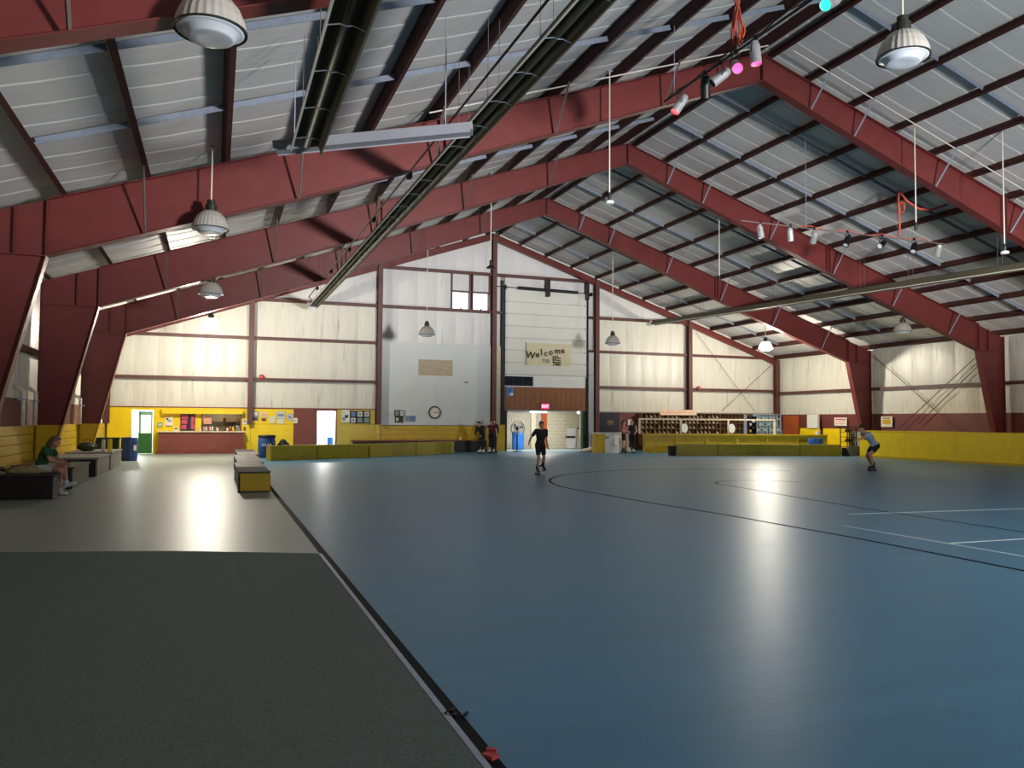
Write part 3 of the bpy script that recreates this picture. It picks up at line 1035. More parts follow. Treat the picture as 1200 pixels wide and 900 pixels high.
# snack bar
sn = room('wall_snack_room', 'dim brown snack kitchen seen through the serving hatch', -2.6, 3.4, 0.0, 2.6, 2.6, 'cream', 24, (.4, YB + 1.3, 2.3), color=(1, .85, .6))
obj('back_counter', MB().bb(-2.4, 3.2, YB + 2.3, YB + 2.85, 0, .95), 'brown', sn)
obj('back_shelf', MB().bb(-2.4, 3.2, YB + 2.55, YB + 2.87, 1.45, 1.49), 'wood', sn)
ct = thing('snack_counter', 'long brown snack counter with vertical boards and a pale worktop', 'counter', (0, 0, 0))
ky0 = YW - .55
obj('carcass', MB().bb(-2.4, 1.3, ky0 + .02, YW - .01, 0.0, 1.0), 'brown', ct)
for k in range(30):
    x0 = -2.4 + 3.7 * k / 30
    obj('front_board', MB().bb(x0 + .004, x0 + 3.7 / 30 - .004, ky0, ky0 + .02, .14, .98), 'brown', ct)
obj('plinth', MB().bb(-2.42, 1.32, ky0 - .02, ky0 + .01, 0, .13), 'brown', ct)
obj('worktop', MB().bb(-2.46, 1.36, ky0 - .08, YW - .005, 1.0, 1.05), 'cream', ct)
vl = thing('hatch_valance', 'yellow box valance over the snack counter', 'shutter box', (0, 0, 0))
obj('box', MB().bb(-2.3, 1.25, YW - .34, YW - .005, 1.86, 2.08), 'yellow', vl)
obj('lip', MB().bb(-2.32, 1.27, YW - .37, YW - .30, 2.05, 2.10), 'yellow', vl)
hf = MB()
for q in ((-.6, -.55, .98, 1.88), (1.15, 1.2, .98, 1.88), (-.6, 1.2, 1.86, 1.9)):
    hf.bb(q[0], q[1], YW - .05, YW + .2, q[2], q[3])
obj('hatch_frame', hf, 'wood', wb)


def flat_print(name, label, cat, x0, x1, z0, z1, mat, y=YW - .03, frame=None, blocks=(), group=None):
    t = thing(name, label, cat, ((x0 + x1) / 2, y, z0), group=group)
    w, h = x1 - x0, z1 - z0
    obj('sheet', MB().bb(-w / 2, w / 2, 0, .012, 0, h), mat, t)
    if frame:
        fm = MB()
        for a, b, c, d in ((-w / 2 - .02, -w / 2 + .015, -.02, h + .02), (w / 2 - .015, w / 2 + .02, -.02, h + .02), (-w / 2, w / 2, -.02, .015), (-w / 2, w / 2, h - .015, h + .02)):
            fm.bb(a, b, -.018, .008, c, d)
        obj('frame', fm, frame, t)
    for (a, b, c, d, m_) in blocks:
        obj('print_block', MB().bb(-w / 2 + a * w, -w / 2 + b * w, -.004, 0, c * h, d * h), m_, t)
    return t


flat_print('menu_board', 'pink and dark backlit menu board beside the serving hatch', 'menu', -1.50, -.88, 1.06, 1.84, 'navy', frame='cubby', y=YW - .06,
           blocks=((.06, .4, .1, .35, 'pink_print'), (.06, .45, .42, .66, 'pink_print'), (.06, .5, .72, .95, 'pink_print'), (.72, .95, .1, .92, 'pink_print')))
flat_print('poster', 'white poster with dark print on the yellow wall left of the menu', 'poster', -2.16, -1.84, 1.27, 1.69, 'paper', blocks=((.1, .4, .7, .9, 'navy'), (.3, .8, .5, .68, 'grey_print'), (.1, .9, .0, .06, 'navy')))
flat_print('sticker', 'round pale green sticker on the yellow wall by the green door', 'sticker', -2.5, -2.28, 1.22, 1.45, 'green_pale', blocks=((.2, .8, .3, .7, 'cream'),))
flat_print('notice', 'white notice on the yellow wall right of the hatch', 'notice', 1.26, 1.45, 1.36, 1.62, 'paper', blocks=((.15, .85, .5, .8, 'grey_print'),))
flat_print('thermostat', 'grey thermostat above the white notice beside the hatch', 'thermostat', 1.29, 1.38, 1.70, 1.84, 'grey_print')
flat_print('payphone', 'small brown box below the white notice beside the hatch', 'box', 1.3, 1.4, 1.08, 1.26, 'brown')
flat_print('paper_sign', 'salmon paper sign hanging in the serving hatch', 'sign', -.5, -.14, 1.38, 1.74, 'salmon', y=YW - .02)
pp = [('white notice with a grey photo, first paper right of the column', 1.70, 1.97, 1.55, 2.02, 'grey_print', ((.15, .85, .55, .9, 'paper'), (.2, .8, .1, .3, 'navy'))),
      ('tan card above a brown plaque, second paper right of the column', 2.07, 2.37, 1.72, 1.98, 'peach', ((.2, .8, .3, .6, 'salmon'),)),
      ('brown plaque under the tan card on the yellow wall', 2.12, 2.32, 1.54, 1.68, 'brown', ()),
      ('cream paper with worn edges in the middle of the yellow wall', 2.48, 2.73, 1.46, 1.76, 'paper', ((.15, .85, .2, .8, 'cream'),)),
      ('largest framed white certificate on the yellow wall', 2.82, 3.2, 1.67, 1.98, 'paper', ((.1, .9, .25, .75, 'grey_print'),)),
      ('white paper pinned under the largest certificate', 2.85, 3.16, 1.42, 1.63, 'paper', ((.15, .85, .3, .7, 'cream'),)),
      ('framed certificate beside the brown door', 3.33, 3.55, 1.60, 1.88, 'paper', ((.15, .85, .2, .8, 'grey_print'),)),
      ('white switch plate card on the edge of the brown door', 3.62, 3.80, 1.44, 1.70, 'paper', ((.3, .7, .4, .6, 'grey_print'),))]
for i, (lb, a, b, c, d, m_, bl) in enumerate(pp):
    flat_print('notice', lb, 'notice', a, b, c, d, m_, y=YW - .075 if i == 7 else YW - .04, frame='galv' if 'framed' in lb else None, blocks=bl)
for i, (a, b, c, d, m_, lb) in enumerate([(5.95, 6.32, 1.52, 2.10, 'paper', 'tall white collage frame, first of the frames on the pale yellow wall'),
                                          (6.38, 6.65, 1.78, 2.05, 'blue_print', 'frame with a blue picture on the pale yellow wall'),
                                          (6.38, 6.65, 1.48, 1.74, 'paper', 'white frame under the blue picture'),
                                          (6.70, 6.99, 1.78, 2.05, 'paper', 'upper middle frame with a pale print on the pale yellow wall'),
                                          (6.70, 6.99, 1.48, 1.74, 'grey_print', 'lower middle frame with a grey print on the pale yellow wall'),
                                          (7.05, 7.32, 1.78, 2.05, 'paper', 'upper frame nearest the white board wall on the pale yellow wall'),
                                          (7.05, 7.32, 1.48, 1.74, 'green_pale', 'lower frame with a green print nearest the white board wall')]):
    flat_print('picture_frame', lb, 'picture', a, b, c, d, m_, y=YW - .05, frame='black' if i else 'white', blocks=((.25, .75, .25, .7, 'blue_print' if i == 1 else 'grey_print'),) if i != 0 else ((.1, .5, .1, .4, 'grey_print'), (.4, .85, .35, .6, 'navy'), (.15, .5, .65, .9, 'cream')))
for (a, b, c, d, m_, lb) in [(8.62, 8.86, 1.84, 2.12, 'grey_print', 'left upper framed print on the white board'),
                             (8.88, 9.12, 1.84, 2.12, 'paper', 'right upper framed print with a dark spot on the white board'),
                             (8.66, 9.05, 1.52, 1.80, 'greygreen', 'olive picture below the framed prints on the white board'),
                             (9.17, 9.42, 1.56, 1.84, 'grey_print', 'grey poster beside the blue poster on the white board'),
                             (9.43, 9.72, 1.56, 1.86, 'blue_print', 'blue poster near the clock on the white board'),
                             (8.12, 8.5, 1.82, 2.0, 'whiteboard', 'faint pale lettered sheet at the lower corner of the white board')]:
    flat_print('print', lb, 'picture', a, b, c, d, m_, y=YW - .05, frame='heater' if 'framed' in lb else None,
               blocks=((.4, .7, .4, .6, 'navy'),) if 'spot' in lb else (((.1, .4, .2, .8, 'paper'),) if 'olive' in lb else ((.1, .9, .1, .2, 'grey_print'), (.1, .95, .5, .6, 'grey_print'), (.1, .8, .85, .93, 'grey_print')) if 'faint' in lb else ()))
ck = thing('wall_clock', 'round black-rimmed clock low on the white board wall', 'clock', (10.73, YW - .04, 2.04))
rx = Matrix.Rotation(PI / 2, 3, 'X')
obj('face', MB().lathe([(.28, -.01), (.28, .01)], (0, 0, 0), 28, rot=rx), 'paper', ck)
obj('rim', MB().lathe([(.27, .01), (.27, .05), (.33, .05), (.335, -.01), (.27, .01)], (0, 0, 0), 32, rot=rx), 'black', ck)
obj('hand', MB().bb(-.02, .2, -.022, -.016, -.008, .02), 'black', ck)
obj('hand', MB().bb(-.1, .02, -.026, -.022, -.02, -.006), 'black', ck)
flat_print('bracket', 'tiny dark bracket on the white board right of the tan patch', 'bracket', 12.35, 12.52, 3.62, 3.68, 'heater', y=YW - .05)
bs = flat_print('blue_sign', 'small blue and white sign with torn edge on the cedar boards', 'sign', 14.68, 15.08, 2.95, 3.46, 'blue_print', y=YW - .1, blocks=((.2, .7, .4, .8, 'blue'), (.5, .95, .1, .35, 'paper')))

# red alarm bells on the girt
for x, z, lb in ((2.08, 3.66, 'round red alarm bell on the girt right of the first column'), (26.62, 3.62, 'round red alarm bell on the girt by the skate counter')):
    b = thing('alarm_bell', lb, 'bell', (x, YB - .2, z))
    obj('gong', MB().lathe([(.0, .09), (.07, .085), (.115, .05), (.125, 0), (.125, -.01)], (0, -.03, 0), 18, rot=Matrix.Rotation(PI / 2, 3, 'X')), 'red', b, smooth=True)
    obj('back_box', MB().bb(-.07, .07, -.03, .05, -.07, .07), 'red', b)

# green door and lit doorways
room('wall_store_room', 'bright white store room behind the green door', -4.6, -2.64, 0, 2.4, 2.2, 'white', 330, (-3.7, YB + 1.3, 2.1), color=(.93, 1, .96))
gd = struct('door_3', 'green half-glazed door standing ajar beside the snack bar', 'door')
gd.location = (-2.72, YB + .12, 0)
gd.rotation_euler = (0, 0, math.radians(24))
obj('door_leaf', MB().bb(-.62, 0, -.02, .02, .02, .95), 'green', gd)
fm = MB().bb(-.62, -.52, -.02, .02, .95, 1.96).bb(-.07, 0, -.02, .02, .95, 1.96).bb(-.62, 0, -.02, .02, 1.78, 1.96)
obj('door_frame', fm, 'green_pale', gd)
obj('door_glass', MB().bb(-.52, -.07, -.012, -.004, .95, 1.78), 'pane', gd)
obj('handle', MB().tube([(-.57, -.03, .92), (-.57, -.07, .92), (-.50, -.07, .92)], .012, 8), 'chrome', gd)
rm2 = room('wall_wash_room', 'bright white room behind the narrow lit doorway', 4.2, 6.4, 0, 2.4, 1.8, 'white', 420, (5.2, YB + 1.0, 2.2), color=(1, .98, .94))
tag(obj('step_stool', MB().beam((4.95, YB + 1.2, 0), (5.1, YB + 1.2, .62), .04, .04).beam((5.25, YB + 1.2, 0), (5.1, YB + 1.2, .62), .04, .04).bb(4.98, 5.24, YB + 1.1, YB + 1.3, .3, .33), 'grey_print'), 'grey step stool inside the narrow lit doorway', 'stool')
tag(obj('blue_bin', MB().lathe([(.13, 0), (.16, .72), (.15, .74)], (5.52, YB + .9, 0), 16), 'blue', smooth=False), 'narrow blue bin just inside the narrow lit doorway', 'bin')
bd = struct('door_4', 'red-brown slab door standing shut left of the narrow lit doorway', 'door')
obj('door_leaf', MB().bb(3.66, 4.69, YW - .06, YW - .005, .02, 2.06), 'brown', bd)
obj('door_casing', MB().bb(3.62, 3.67, YW - .07, YW, 0, 2.1).bb(4.66, 4.70, YW - .075, YW, 0, 2.1).bb(3.62, 4.70, YW - .07, YW, 2.06, 2.12), 'brown', bd)
obj('handle', MB().ell((3.78, YW - .11, .95), .035, .045, .035), 'chrome', bd, smooth=True)

# ================================================================== LAMPS
def rod_top(x):
    return zt(x - XR) + PD - .03


LP = [(-0.13, 8.75, 5.62, 'big dim ribbed lamp hanging from the nearest portal frame on the lounge side'),
      (-0.17, 17.5, 5.50, 'dim ribbed lamp hanging against the web of the second portal frame, lounge side'),
      (-0.20, 26.25, 5.43, 'dim ribbed lamp hanging just above the lit lamp, lounge side'),
      (-0.24, 35.0, 5.36, 'lit white lamp glowing near the back wall above the snack bar'),
      (8.80, 35.0, 5.45, 'dim lamp hanging on a long rod in front of the white board wall'),
      (18.08, 35.0, 5.42, 'dim lamp hanging in front of the girts right of the sectional door'),
      (27.04, 35.0, 5.50, 'lit lamp glowing near the back right corner above the skate counter'),
      (27.30, 26.25, 5.52, 'dim lamp tucked under the right roof slope between two frames'),
      (9.19, 8.75, 6.88, 'big dim ribbed lamp hanging under the right roof slope near the camera')]
for i, (x, y, z, lb) in enumerate(LP):
    lit = 'lit lamp' in lb or 'lit white' in lb
    lit = i in (3, 6)
    t = thing('pendant_lamp', lb, 'lamp', (x, y, z), group='ribbed high-bay lamps under the roof')
    R_ = .36
    prof = [(R_ * 1.0, 0), (R_ * .985, .03), (R_ * .93, .12), (R_ * .80, .23), (R_ * .60, .32), (R_ * .42, .365), (R_ * .3, .37)]
    obj('shade', MB().lathe(prof, n=56, rib=.012), 'lit_shade' if lit else 'lamp', t, smooth=False)
    obj('rim', MB().lathe([(R_ * 1.015, -.008), (R_ * 1.02, .008), (R_ * .97, .008), (R_ * .97, -.008), (R_ * 1.015, -.008)], n=40), 'heater' if not lit else 'lamp', t, smooth=True)
    lens = [(R_ * .965, .0), (R_ * .86, -.012), (R_ * .74, -.016), (R_ * .66, -.075), (R_ * .58, -.085), (R_ * .3, -.082), (0.0, -.08)]
    ln = obj('lens', MB().lathe(lens, n=40), 'lit_lens' if lit else 'lamp_lens', t, smooth=True)
    obj('ballast_housing', MB().lathe([(.0, .36), (.11, .36), (.115, .50), (.08, .52), (.08, .60), (0, .60)], n=18), 'heater', t)
    top = rod_top(x) - z
    obj('hanging_rod', MB().tube([(0, 0, .58), (0, 0, top)], .016, 8), 'pipe', t)
    obj('mount_plate', MB().bb(-.06, .06, -.06, .06, top - .02, top), 'galv', t)
    if lit:
        point_light('lit_lamp_glow', (x, y, z - .28), 1450 if i == 3 else 1250, (1.0, .92, .77), .2)
RODS = [(9.0, 17.6, 7.03, 'bare rod with an empty lamp hook in front of the second portal frame'),
        (18.6, 17.35, 7.12, 'bare lamp rod crossing the right rafter next to the orange cable'),
        (18.16, 26.25, 7.05, 'bare lamp rod hanging just above the third portal frame, right slope'),
        (8.84, 26.25, 6.96, 'bare lamp rod with a small dark cone before the gable centre column'),
        (20.3, 15.97, 6.36, 'bare lamp rod with a white cap crossing the right rafter at the picture edge')]
for i, (x, y, z, lb) in enumerate(RODS):
    t = thing('lamp_rod', lb, 'lamp rod', (x, y, z), group='bare lamp rods under the roof')
    top = rod_top(x) - z
    obj('rod', MB().tube([(0, 0, .1), (0, 0, top)], .017, 8), 'pipe', t)
    obj('hook_box', MB().lathe([(0, .0), (.045, 0), (.05, .14), (.03, .22), (0, .22)], n=10), 'heater', t)
    if i in (3, 4, 0):
        obj('cap', MB().lathe([(.16 if i == 3 else .1, -.06), (.11, 0), (.03, .04), (0, .04)], n=16), 'black' if i == 3 else 'white', t)
    obj('mount_plate', MB().bb(-.06, .06, -.06, .06, top - .02, top), 'galv', t)

# ================================================================== RADIANT HEATERS
def heater(name, label, x, y0, z0, y1, z1, chains, wide=.46, pipe=False, endcap=True):
    t = thing(name, label, 'heater', (x, y0, z0))
    dz = (z1 - z0) / (y1 - y0)
    L = y1 - y0
    # reflector: open trough, one profile swept along
    prof = [(-wide / 2, -.10), (-wide / 2 + .02, -.02), (-wide * .28, .10), (-wide * .12, .14), (wide * .12, .14), (wide * .28, .10), (wide / 2 - .02, -.02), (wide / 2, -.10)]
    n = max(2, int(L / 2.4))
    mb = MB()
    vs, fs = [], []
    for i in range(n + 1):
        y = L * i / n
        for (a, b) in prof:
            vs.append((a, y, b + dz * y))
        for (a, b) in prof:
            vs.append((a * .985, y, b + dz * y - .012))
    m = len(prof)
    for i in range(n):
        for k in range(m - 1):
            a = i * 2 * m
            c = (i + 1) * 2 * m
            fs.append((a + k, a + k + 1, c + k + 1, c + k))
            fs.append((a + m + k, a + m + k + 1, c + m + k + 1, c + m + k))
    for e in (0, n):
        a = e * 2 * m
        for k in range(m - 1):
            fs.append((a + k, a + k + 1, a + m + k + 1, a + m + k))
    obj('reflector', mb.add(vs, fs), 'heater_side', t)
    obj('burner_tube', MB().tube([(0, .05, 0), (0, L - .05, dz * L)], .055, 12), 'heater', t, smooth=True)
    obj('edge_lip', MB().beam((wide / 2, 0, -.10), (wide / 2, L, dz * L - .10), .03, .03), 'heater_side', t)
    obj('edge_lip', MB().beam((-wide / 2, 0, -.10), (-wide / 2, L, dz * L - .10), .03, .03), 'pipe', t)
    k = 0
    y = .4
    while y < L:
        obj('hanger_clip', MB().tube([(-wide / 2, y, -.10 + dz * y), (-.07, y, -.06 + dz * y), (0, y, -.075 + dz * y), (.07, y, -.06 + dz * y), (wide / 2, y, -.10 + dz * y)], .009, 5), 'chrome', t)
        y += 1.2
    for yc in chains:
        yy = yc - y0
        top = zt(x - XR) - z0
        obj('chain', MB().tube([(-.1, yy, .1 + dz * yy), (-.1, yy, top)], .006, 5), 'brace', t)
        obj('chain', MB().tube([(.1, yy, .1 + dz * yy), (.1, yy, top)], .006, 5), 'brace', t)
    if pipe:
        obj('gas_pipe', MB().tube([(-wide / 2 - .1, .1, .22), (-wide / 2 - .1, L - 1.5, dz * L + .22), (-.05, L - .8, dz * L + .1)], .022, 6), 'purlin', t)
        for k in range(5):
            obj('igniter_box', MB().box(-wide / 2 - .05, L * (.35 + .13 * k), dz * L * (.35 + .13 * k) + .2, .1, .2, .12), 'black', t)
    if endcap:
        obj('end_cap', MB().bb(-wide / 2 - .01, wide / 2 + .01, L - .01, L + .03, dz * L - .13, dz * L + .15), 'white', t)
    return t


heater('tube_heater', 'dark twin-edged tube heater rising out of the picture near the big dim lamp', 1.24, 4.6, 5.97, 12.74, 5.88, (7.2, 10.2, 12.3), .45, endcap=False)
heater('tube_heater', 'long dark tube heater running down the lounge-side roof to the back wall', 4.32, 6.0, 6.92, 40.0, 7.15, (8.5, 10.4, 12.75, 14.5, 20.0, 26.0, 31.5, 37.5), .44, True)
heater('tube_heater', 'long thin tube heater running along the right roof slope to the back wall', 23.3, 8.0, 6.17, 40.2, 7.24, (18.5, 22.0, 24.3, 29.5, 35.2, 38.5), .26)
hb = thing('cross_reflector', 'wide grey metal reflector bridging the two tube heaters', 'reflector', (.88, 13.07, 5.93))
p, q = Vector((-.08, .02, -.02)), Vector((2.85, -.88, .36))
d_ = (q - p).normalized()
s_ = Vector((-d_.y, d_.x, 0)).normalized()
up_ = d_.cross(s_) if d_.cross(s_).z > 0 else -d_.cross(s_)
vs = []
for e in (p, q):
    for a, b in ((-.17, -.08), (-.13, .03), (.13, .03), (.17, -.08)):
        vs.append(e + s_ * a + up_ * b)
    for a, b in ((-.16, -.085), (-.12, .015), (.12, .015), (.16, -.085)):
        vs.append(e + s_ * a + up_ * b)
fs = [(0, 1, 9, 8), (1, 2, 10, 9), (2, 3, 11, 10), (4, 5, 13, 12), (5, 6, 14, 13), (6, 7, 15, 14), (0, 1, 5, 4), (1, 2, 6, 5), (2, 3, 7, 6), (8, 9, 13, 12), (9, 10, 14, 13), (10, 11, 15, 14), (0, 8, 12, 4), (3, 7, 15, 11)]
obj('trough', MB().add(vs, fs), 'reflector', hb)
obj('under_pan', MB().beam(p + up_ * -.06, q + up_ * -.06, .30, .012), 'reflector', hb)
obj('side_panel', MB().beam(p + s_ * -.17 + up_ * -.03, q + s_ * -.17 + up_ * -.03, .012, .16), 'reflector', hb)
obj('end_cap', MB().beam(q, q + d_ * .05, .30, .12), 'reflector', hb)
obj('hanger', MB().tube([p + d_ * .3 + up_ * .03, Vector((p + d_ * .3).to_tuple()) + Vector((0, 0, zt(1.15 - XR) - 5.97))], .01, 5), 'galv', hb)
obj('hanger', MB().tube([p + d_ * 2.7 + up_ * .03, Vector((p + d_ * 2.7).to_tuple()) + Vector((0, 0, zt(3.5 - XR) - 6.27))], .01, 5), 'galv', hb)

# ================================================================== STAGE LIGHT BARS
def spotlight(label, loc, direction, lens, L=.42, r=.10):
    t = thing('spotlight', label, 'spotlight', loc)
    d = Vector(direction).normalized()
    rot = d.to_track_quat('Z', 'Y').to_matrix()
    c = Vector((0, 0, -.27))
    obj('can', MB().lathe([(0, -L * .5), (r * .7, -L * .5), (r * .95, -L * .3), (r, L * .5), (r * .93, L * .5), (r * .9, L * .3)], c, 18, rot=rot), 'spot' if 'black' not in label else 'black', t)
    obj('lens', MB().lathe([(0, L * .42), (r * .9, L * .42), (r * .9, L * .40)], c, 18, rot=rot), lens, t)
    obj('yoke', MB().tube([c + rot @ Vector((r + .01, 0, 0)), Vector((.07, 0, -.05)), (0, 0, -.01), Vector((-.07, 0, -.05)), c + rot @ Vector((-r - .01, 0, 0))], .01, 5), 'black', t)
    obj('clamp', MB().bb(-.03, .03, -.03, .03, -.04, .05), 'black', t)
    return t


b1 = thing('light_bar', 'black lighting bar with lit coloured spotlights hanging under the peak', 'lighting bar', (9.0, 15.0, 8.56))
obj('bar', MB().tube([(0, 0, 0), (0, -5.6, -.04)], .026, 10), 'black', b1)
obj('power_cable', MB().tube([(0.03, -.1 - i * .35, .06 + .03 * math.sin(i * 1.9)) for i in range(16)], .014, 6), 'black', b1)
obj('power_cable', MB().tube([(-.03, -1.5 - i * .3, .10 + .05 * math.sin(i * 1.3 + 1)) for i in range(13)], .012, 6), 'rubber', b1)
for yy in (-.4, -2.6, -4.9):
    obj('suspension_wire', MB().tube([(0, yy, 0), (0, yy, zt(9 - XR) - 8.56)], .006, 5), 'galv', b1)
for (y, dr, ln, lb) in [(14.38, (-.5, .15, -.8), 'red_lens', 'silver spotlight with a red glow, lowest on the lighting bar under the peak'),
                        (13.45, (.2, .3, -.8), 'black', 'small black floodlight second along the lighting bar under the peak'),
                        (12.95, (-.75, .2, -.62), 'black', 'silver spotlight turned away beside the magenta one'),
                        (12.45, (-.35, -.75, -.55), 'pink_lens', 'spotlight with a magenta glow facing the rink near the red cable'),
                        (11.87, (.02, -.1, -1), 'pink_lens', 'upright silver spotlight with a pink glow before the frame peak'),
                        (9.95, (-.75, -.2, -.5), 'green_lens', 'spotlight with a green glow at the top edge of the picture')]:
    spotlight(lb, (9.0, y, 8.54), dr, ln)
b2 = thing('light_bar', 'thin grey lighting bar with unlit spotlights below the right roof slope', 'lighting bar', (14.6, 20.0, 7.62))
obj('bar', MB().tube([(0, 0, .02), (8.25, 0, -.02)], .02, 8), 'brace', b2)
obj('power_cable', MB().tube([(2.2 + i * .4, .03, .05 + .05 * math.sin(i * 1.7)) for i in range(14)], .014, 5), 'cable', b2)
for xx in (2.4, 6.05):
    obj('suspension_wire', MB().tube([(xx, 0, 0), (xx, 0, zt(14.6 + xx - XR) - 7.62)], .007, 5), 'galv', b2)
for (x, dr, lb) in [(15.3, (.1, -.1, -1), 'silver spotlight at the far left end of the thin grey lighting bar'),
                    (16.4, (.15, .1, -1), 'narrow silver spotlight second from the left on the thin grey bar'),
                    (17.3, (.3, .6, -.6), 'small silver floodlight third from the left on the thin grey bar'),
                    (18.6, (-.5, -.2, -.8), 'black spotlight in the middle of the thin grey lighting bar'),
                    (20.0, (-.7, -.3, -.4), 'black spotlight beside the orange cable drop on the grey bar'),
                    (21.35, (-.5, -.3, -.7), 'black spotlight near the bare lamp rod on the grey bar'),
                    (22.4, (.2, .4, -.8), 'tiny floodlight at the right end of the thin grey bar')]:
    spotlight(lb, (x, 20.0, 7.64), dr, 'lamp_lens', .40, .095)
cb = thing('cable_bundle', 'coiled red cable bundle hanging from the roof to the coloured spotlights', 'cable', (9.0, 12.4, 8.6))
for k in range(5):
    a = k * 1.25
    obj('cable_loop', MB().tube([(.05 * math.cos(a), .05 * math.sin(a), 1.5), (.12 * math.cos(a), .12 * math.sin(a), 1.1), (.04 * math.cos(a + 2), .04 * math.sin(a + 2), .75), (.10 * math.cos(a + 1), .14 * math.sin(a + 1), .35), (.06 * math.cos(a), .1 * math.sin(a), .03), (.14 * math.cos(a + .6), .14 * math.sin(a + .6), .3), (.03, .02, .78)], .016, 6), 'cable', cb, smooth=True)
obj('cable_coil', MB().tube([(.13 * math.cos(t * .7), .13 * math.sin(t * .7) * .5, 1.25 + .18 * math.sin(t * .7) + .01 * t) for t in range(24)], .018, 6), 'cable', cb, smooth=True)
c2 = thing('cable_drop', 'orange cable dropping from the right roof slope with one end swinging out', 'cable', (20.63, 19.9, 7.66))
obj('drop', MB().tube([(0, 0, 0), (.02, 0, .5), (-.03, 0, 1.0), (.0, 0, 1.5)], .03, 7), 'cable', c2, smooth=True)
obj('coil', MB().tube([(.10 + .13 * math.cos(t * .8), .03 * math.sin(t), .95 + .2 * math.sin(t * .8)) for t in range(18)], .025, 6), 'cable', c2, smooth=True)
obj('swinging_end', MB().tube([(0, 0, 1.5), (.35, 0, 1.18), (.85, 0, .98), (1.4, 0, 1.0), (2.05, 0, 1.25)], [.035, .038, .04, .038, .034], 7), 'cable', c2, smooth=True)
obj('hanger_wire', MB().tube([(0, 0, 1.5), (-.06, 0, zt(20.6 - XR) - 7.66)], .012, 5), 'galv', c2)

# ================================================================== BENCHES, BARRIERS AND COUNTERS
# row of carpet-topped box benches along the floor joint
for i, (y0, y1, x0, lb) in enumerate([(18.8, 22.95, .53, 'nearest yellow-ended box bench with a dark carpeted top at the floor joint'),
                                      (23.05, 28.0, .62, 'middle box bench with a pale grey top behind the yellow-ended one'),
                                      (28.1, 33.0, .75, 'farthest box bench of the row, with a brown end by the low yellow barrier')]):
    t = thing('box_bench', lb, 'bench', (x0, y0, 0), group='box benches along the floor joint')
    L = y1 - y0
    obj('carcass', MB().bb(.02, .62, .03, L - .02, .0, .41), 'yellow2', t)
    obj('end_panel', MB().bb(.0, .64, 0, .03, .02, .42), ('yellow2', 'plywood', 'brown')[i], t)
    obj('seat_top', MB().bb(-.02, .66, -.02, L * .48, .42, .455), 'darkcarpet' if i == 0 else 'plywood', t)
    obj('seat_top', MB().bb(-.02, .66, L * .48 + .01, L, .42, .455), 'plywood' if i != 2 else 'darkcarpet', t)
    obj('side_panel', MB().bb(-.012, .02, .0, L, .0, .40), 'black', t)
    obj('kick_board', MB().beam((.66, .1, .2), (.70, L, .2), .02, .38), 'yellow2', t)
    if i == 0:
        obj('base', MB().bb(-.03, .64, -.03, L, 0, .03), 'black', t)

# low yellow barriers: box sections
def barrier(label, p, q, h, th=.34, group=None, mat='olive'):
    p, q = Vector(p), Vector(q)
    d = q - p
    t = thing('low_barrier', label, 'barrier', (p.x, p.y, 0), math.atan2(d.y, d.x), group=group)
    L = d.length
    obj('front_panel', MB().bb(.015, L - .015, 0, .03, .0, h), mat, t)
    obj('top_board', MB().bb(.005, L - .005, -.01, th, h, h + .03), mat, t)
    obj('back_panel', MB().bb(.015, L - .015, th - .03, th, 0, h), mat, t)
    obj('end_panel', MB().bb(.012, .035, .03, th - .03, 0, h), mat, t)
    obj('end_panel', MB().bb(L - .035, L - .012, .03, th - .03, 0, h), mat, t)
    return t


for p, q, lb in [((2.08, 32.97), (3.98, 34.0), 'low mustard barrier section touching the box benches'),
                 ((4.0, 34.01), (6.28, 35.09), 'low mustard barrier section before the narrow lit doorway'),
                 ((6.36, 35.16), (8.85, 37.0), 'low mustard barrier section before the pale yellow wall'),
                 ((8.87, 37.01), (11.24, 38.85), 'low mustard barrier section ending by the black bench')]:
    barrier(lb, p, q, .55, group='low barrier round the snack corner')
pts = [(20.97 + (28.97 - 20.97) * k / 4, 33.9 - (33.9 - 31.8) * k / 4) for k in range(5)]
for k, lb in enumerate(['low mustard barrier section beside the black waste bin', 'second low mustard barrier section from the black waste bin',
                        'third low mustard barrier section from the black waste bin', 'low mustard barrier section at the rink gate by the bending skater']):
    barrier(lb, pts[k], pts[k + 1], .53, group='low barrier before the skate counter')
# right rink wall
rb = thing('rink_wall', 'tall yellow rink barrier with a wide ledge along the right side wall', 'barrier', (29.1, 0, 0))
y = 9.0
edges = [9.0, 14.0, 18.9, 22.4, 25.3, 28.0, 30.6]
for a, b in zip(edges, edges[1:]):
    obj('front_panel', MB().bb(0, .05, a + .006, b - .006, .06, 1.24), 'yellow', rb)
    obj('kick_board', MB().bb(-.015, .0, a + .004, b - .004, .0, .10), 'yellow2', rb)
    obj('ledge', MB().bb(-.02, .42, a + .003, b - .003, 1.24, 1.28), 'yellow', rb)
obj('end_panel', MB().bb(0, .45, 30.6, 30.66, 0, 1.28), 'yellow', rb)
obj('infill_floor', MB().bb(.42, 3.3, 9.0, 30.6, 1.20, 1.26), 'yellow', rb)

# black seat and red-brown bench along the far wall
t = thing('wall_bench', 'long low bench with a red-brown seat under the white board wall', 'bench', (6.4, YW - .75, 0))
obj('seat', MB().bb(0, 7.0, 0, .45, .56, .62), 'brown', t)
obj('front', MB().bb(.02, 6.98, .05, .08, 0, .56), 'black', t)
for k in range(5):
    obj('support', MB().bb(.05 + k * 1.7, .1 + k * 1.7, .08, .42, 0, .56), 'black', t)
tag(obj('cup', MB().lathe([(.045, 0), (.06, .13)], (12.0, YW - .55, .62), 12), 'paper'), 'white cup on the red-brown bench beside the skaters', 'cup')

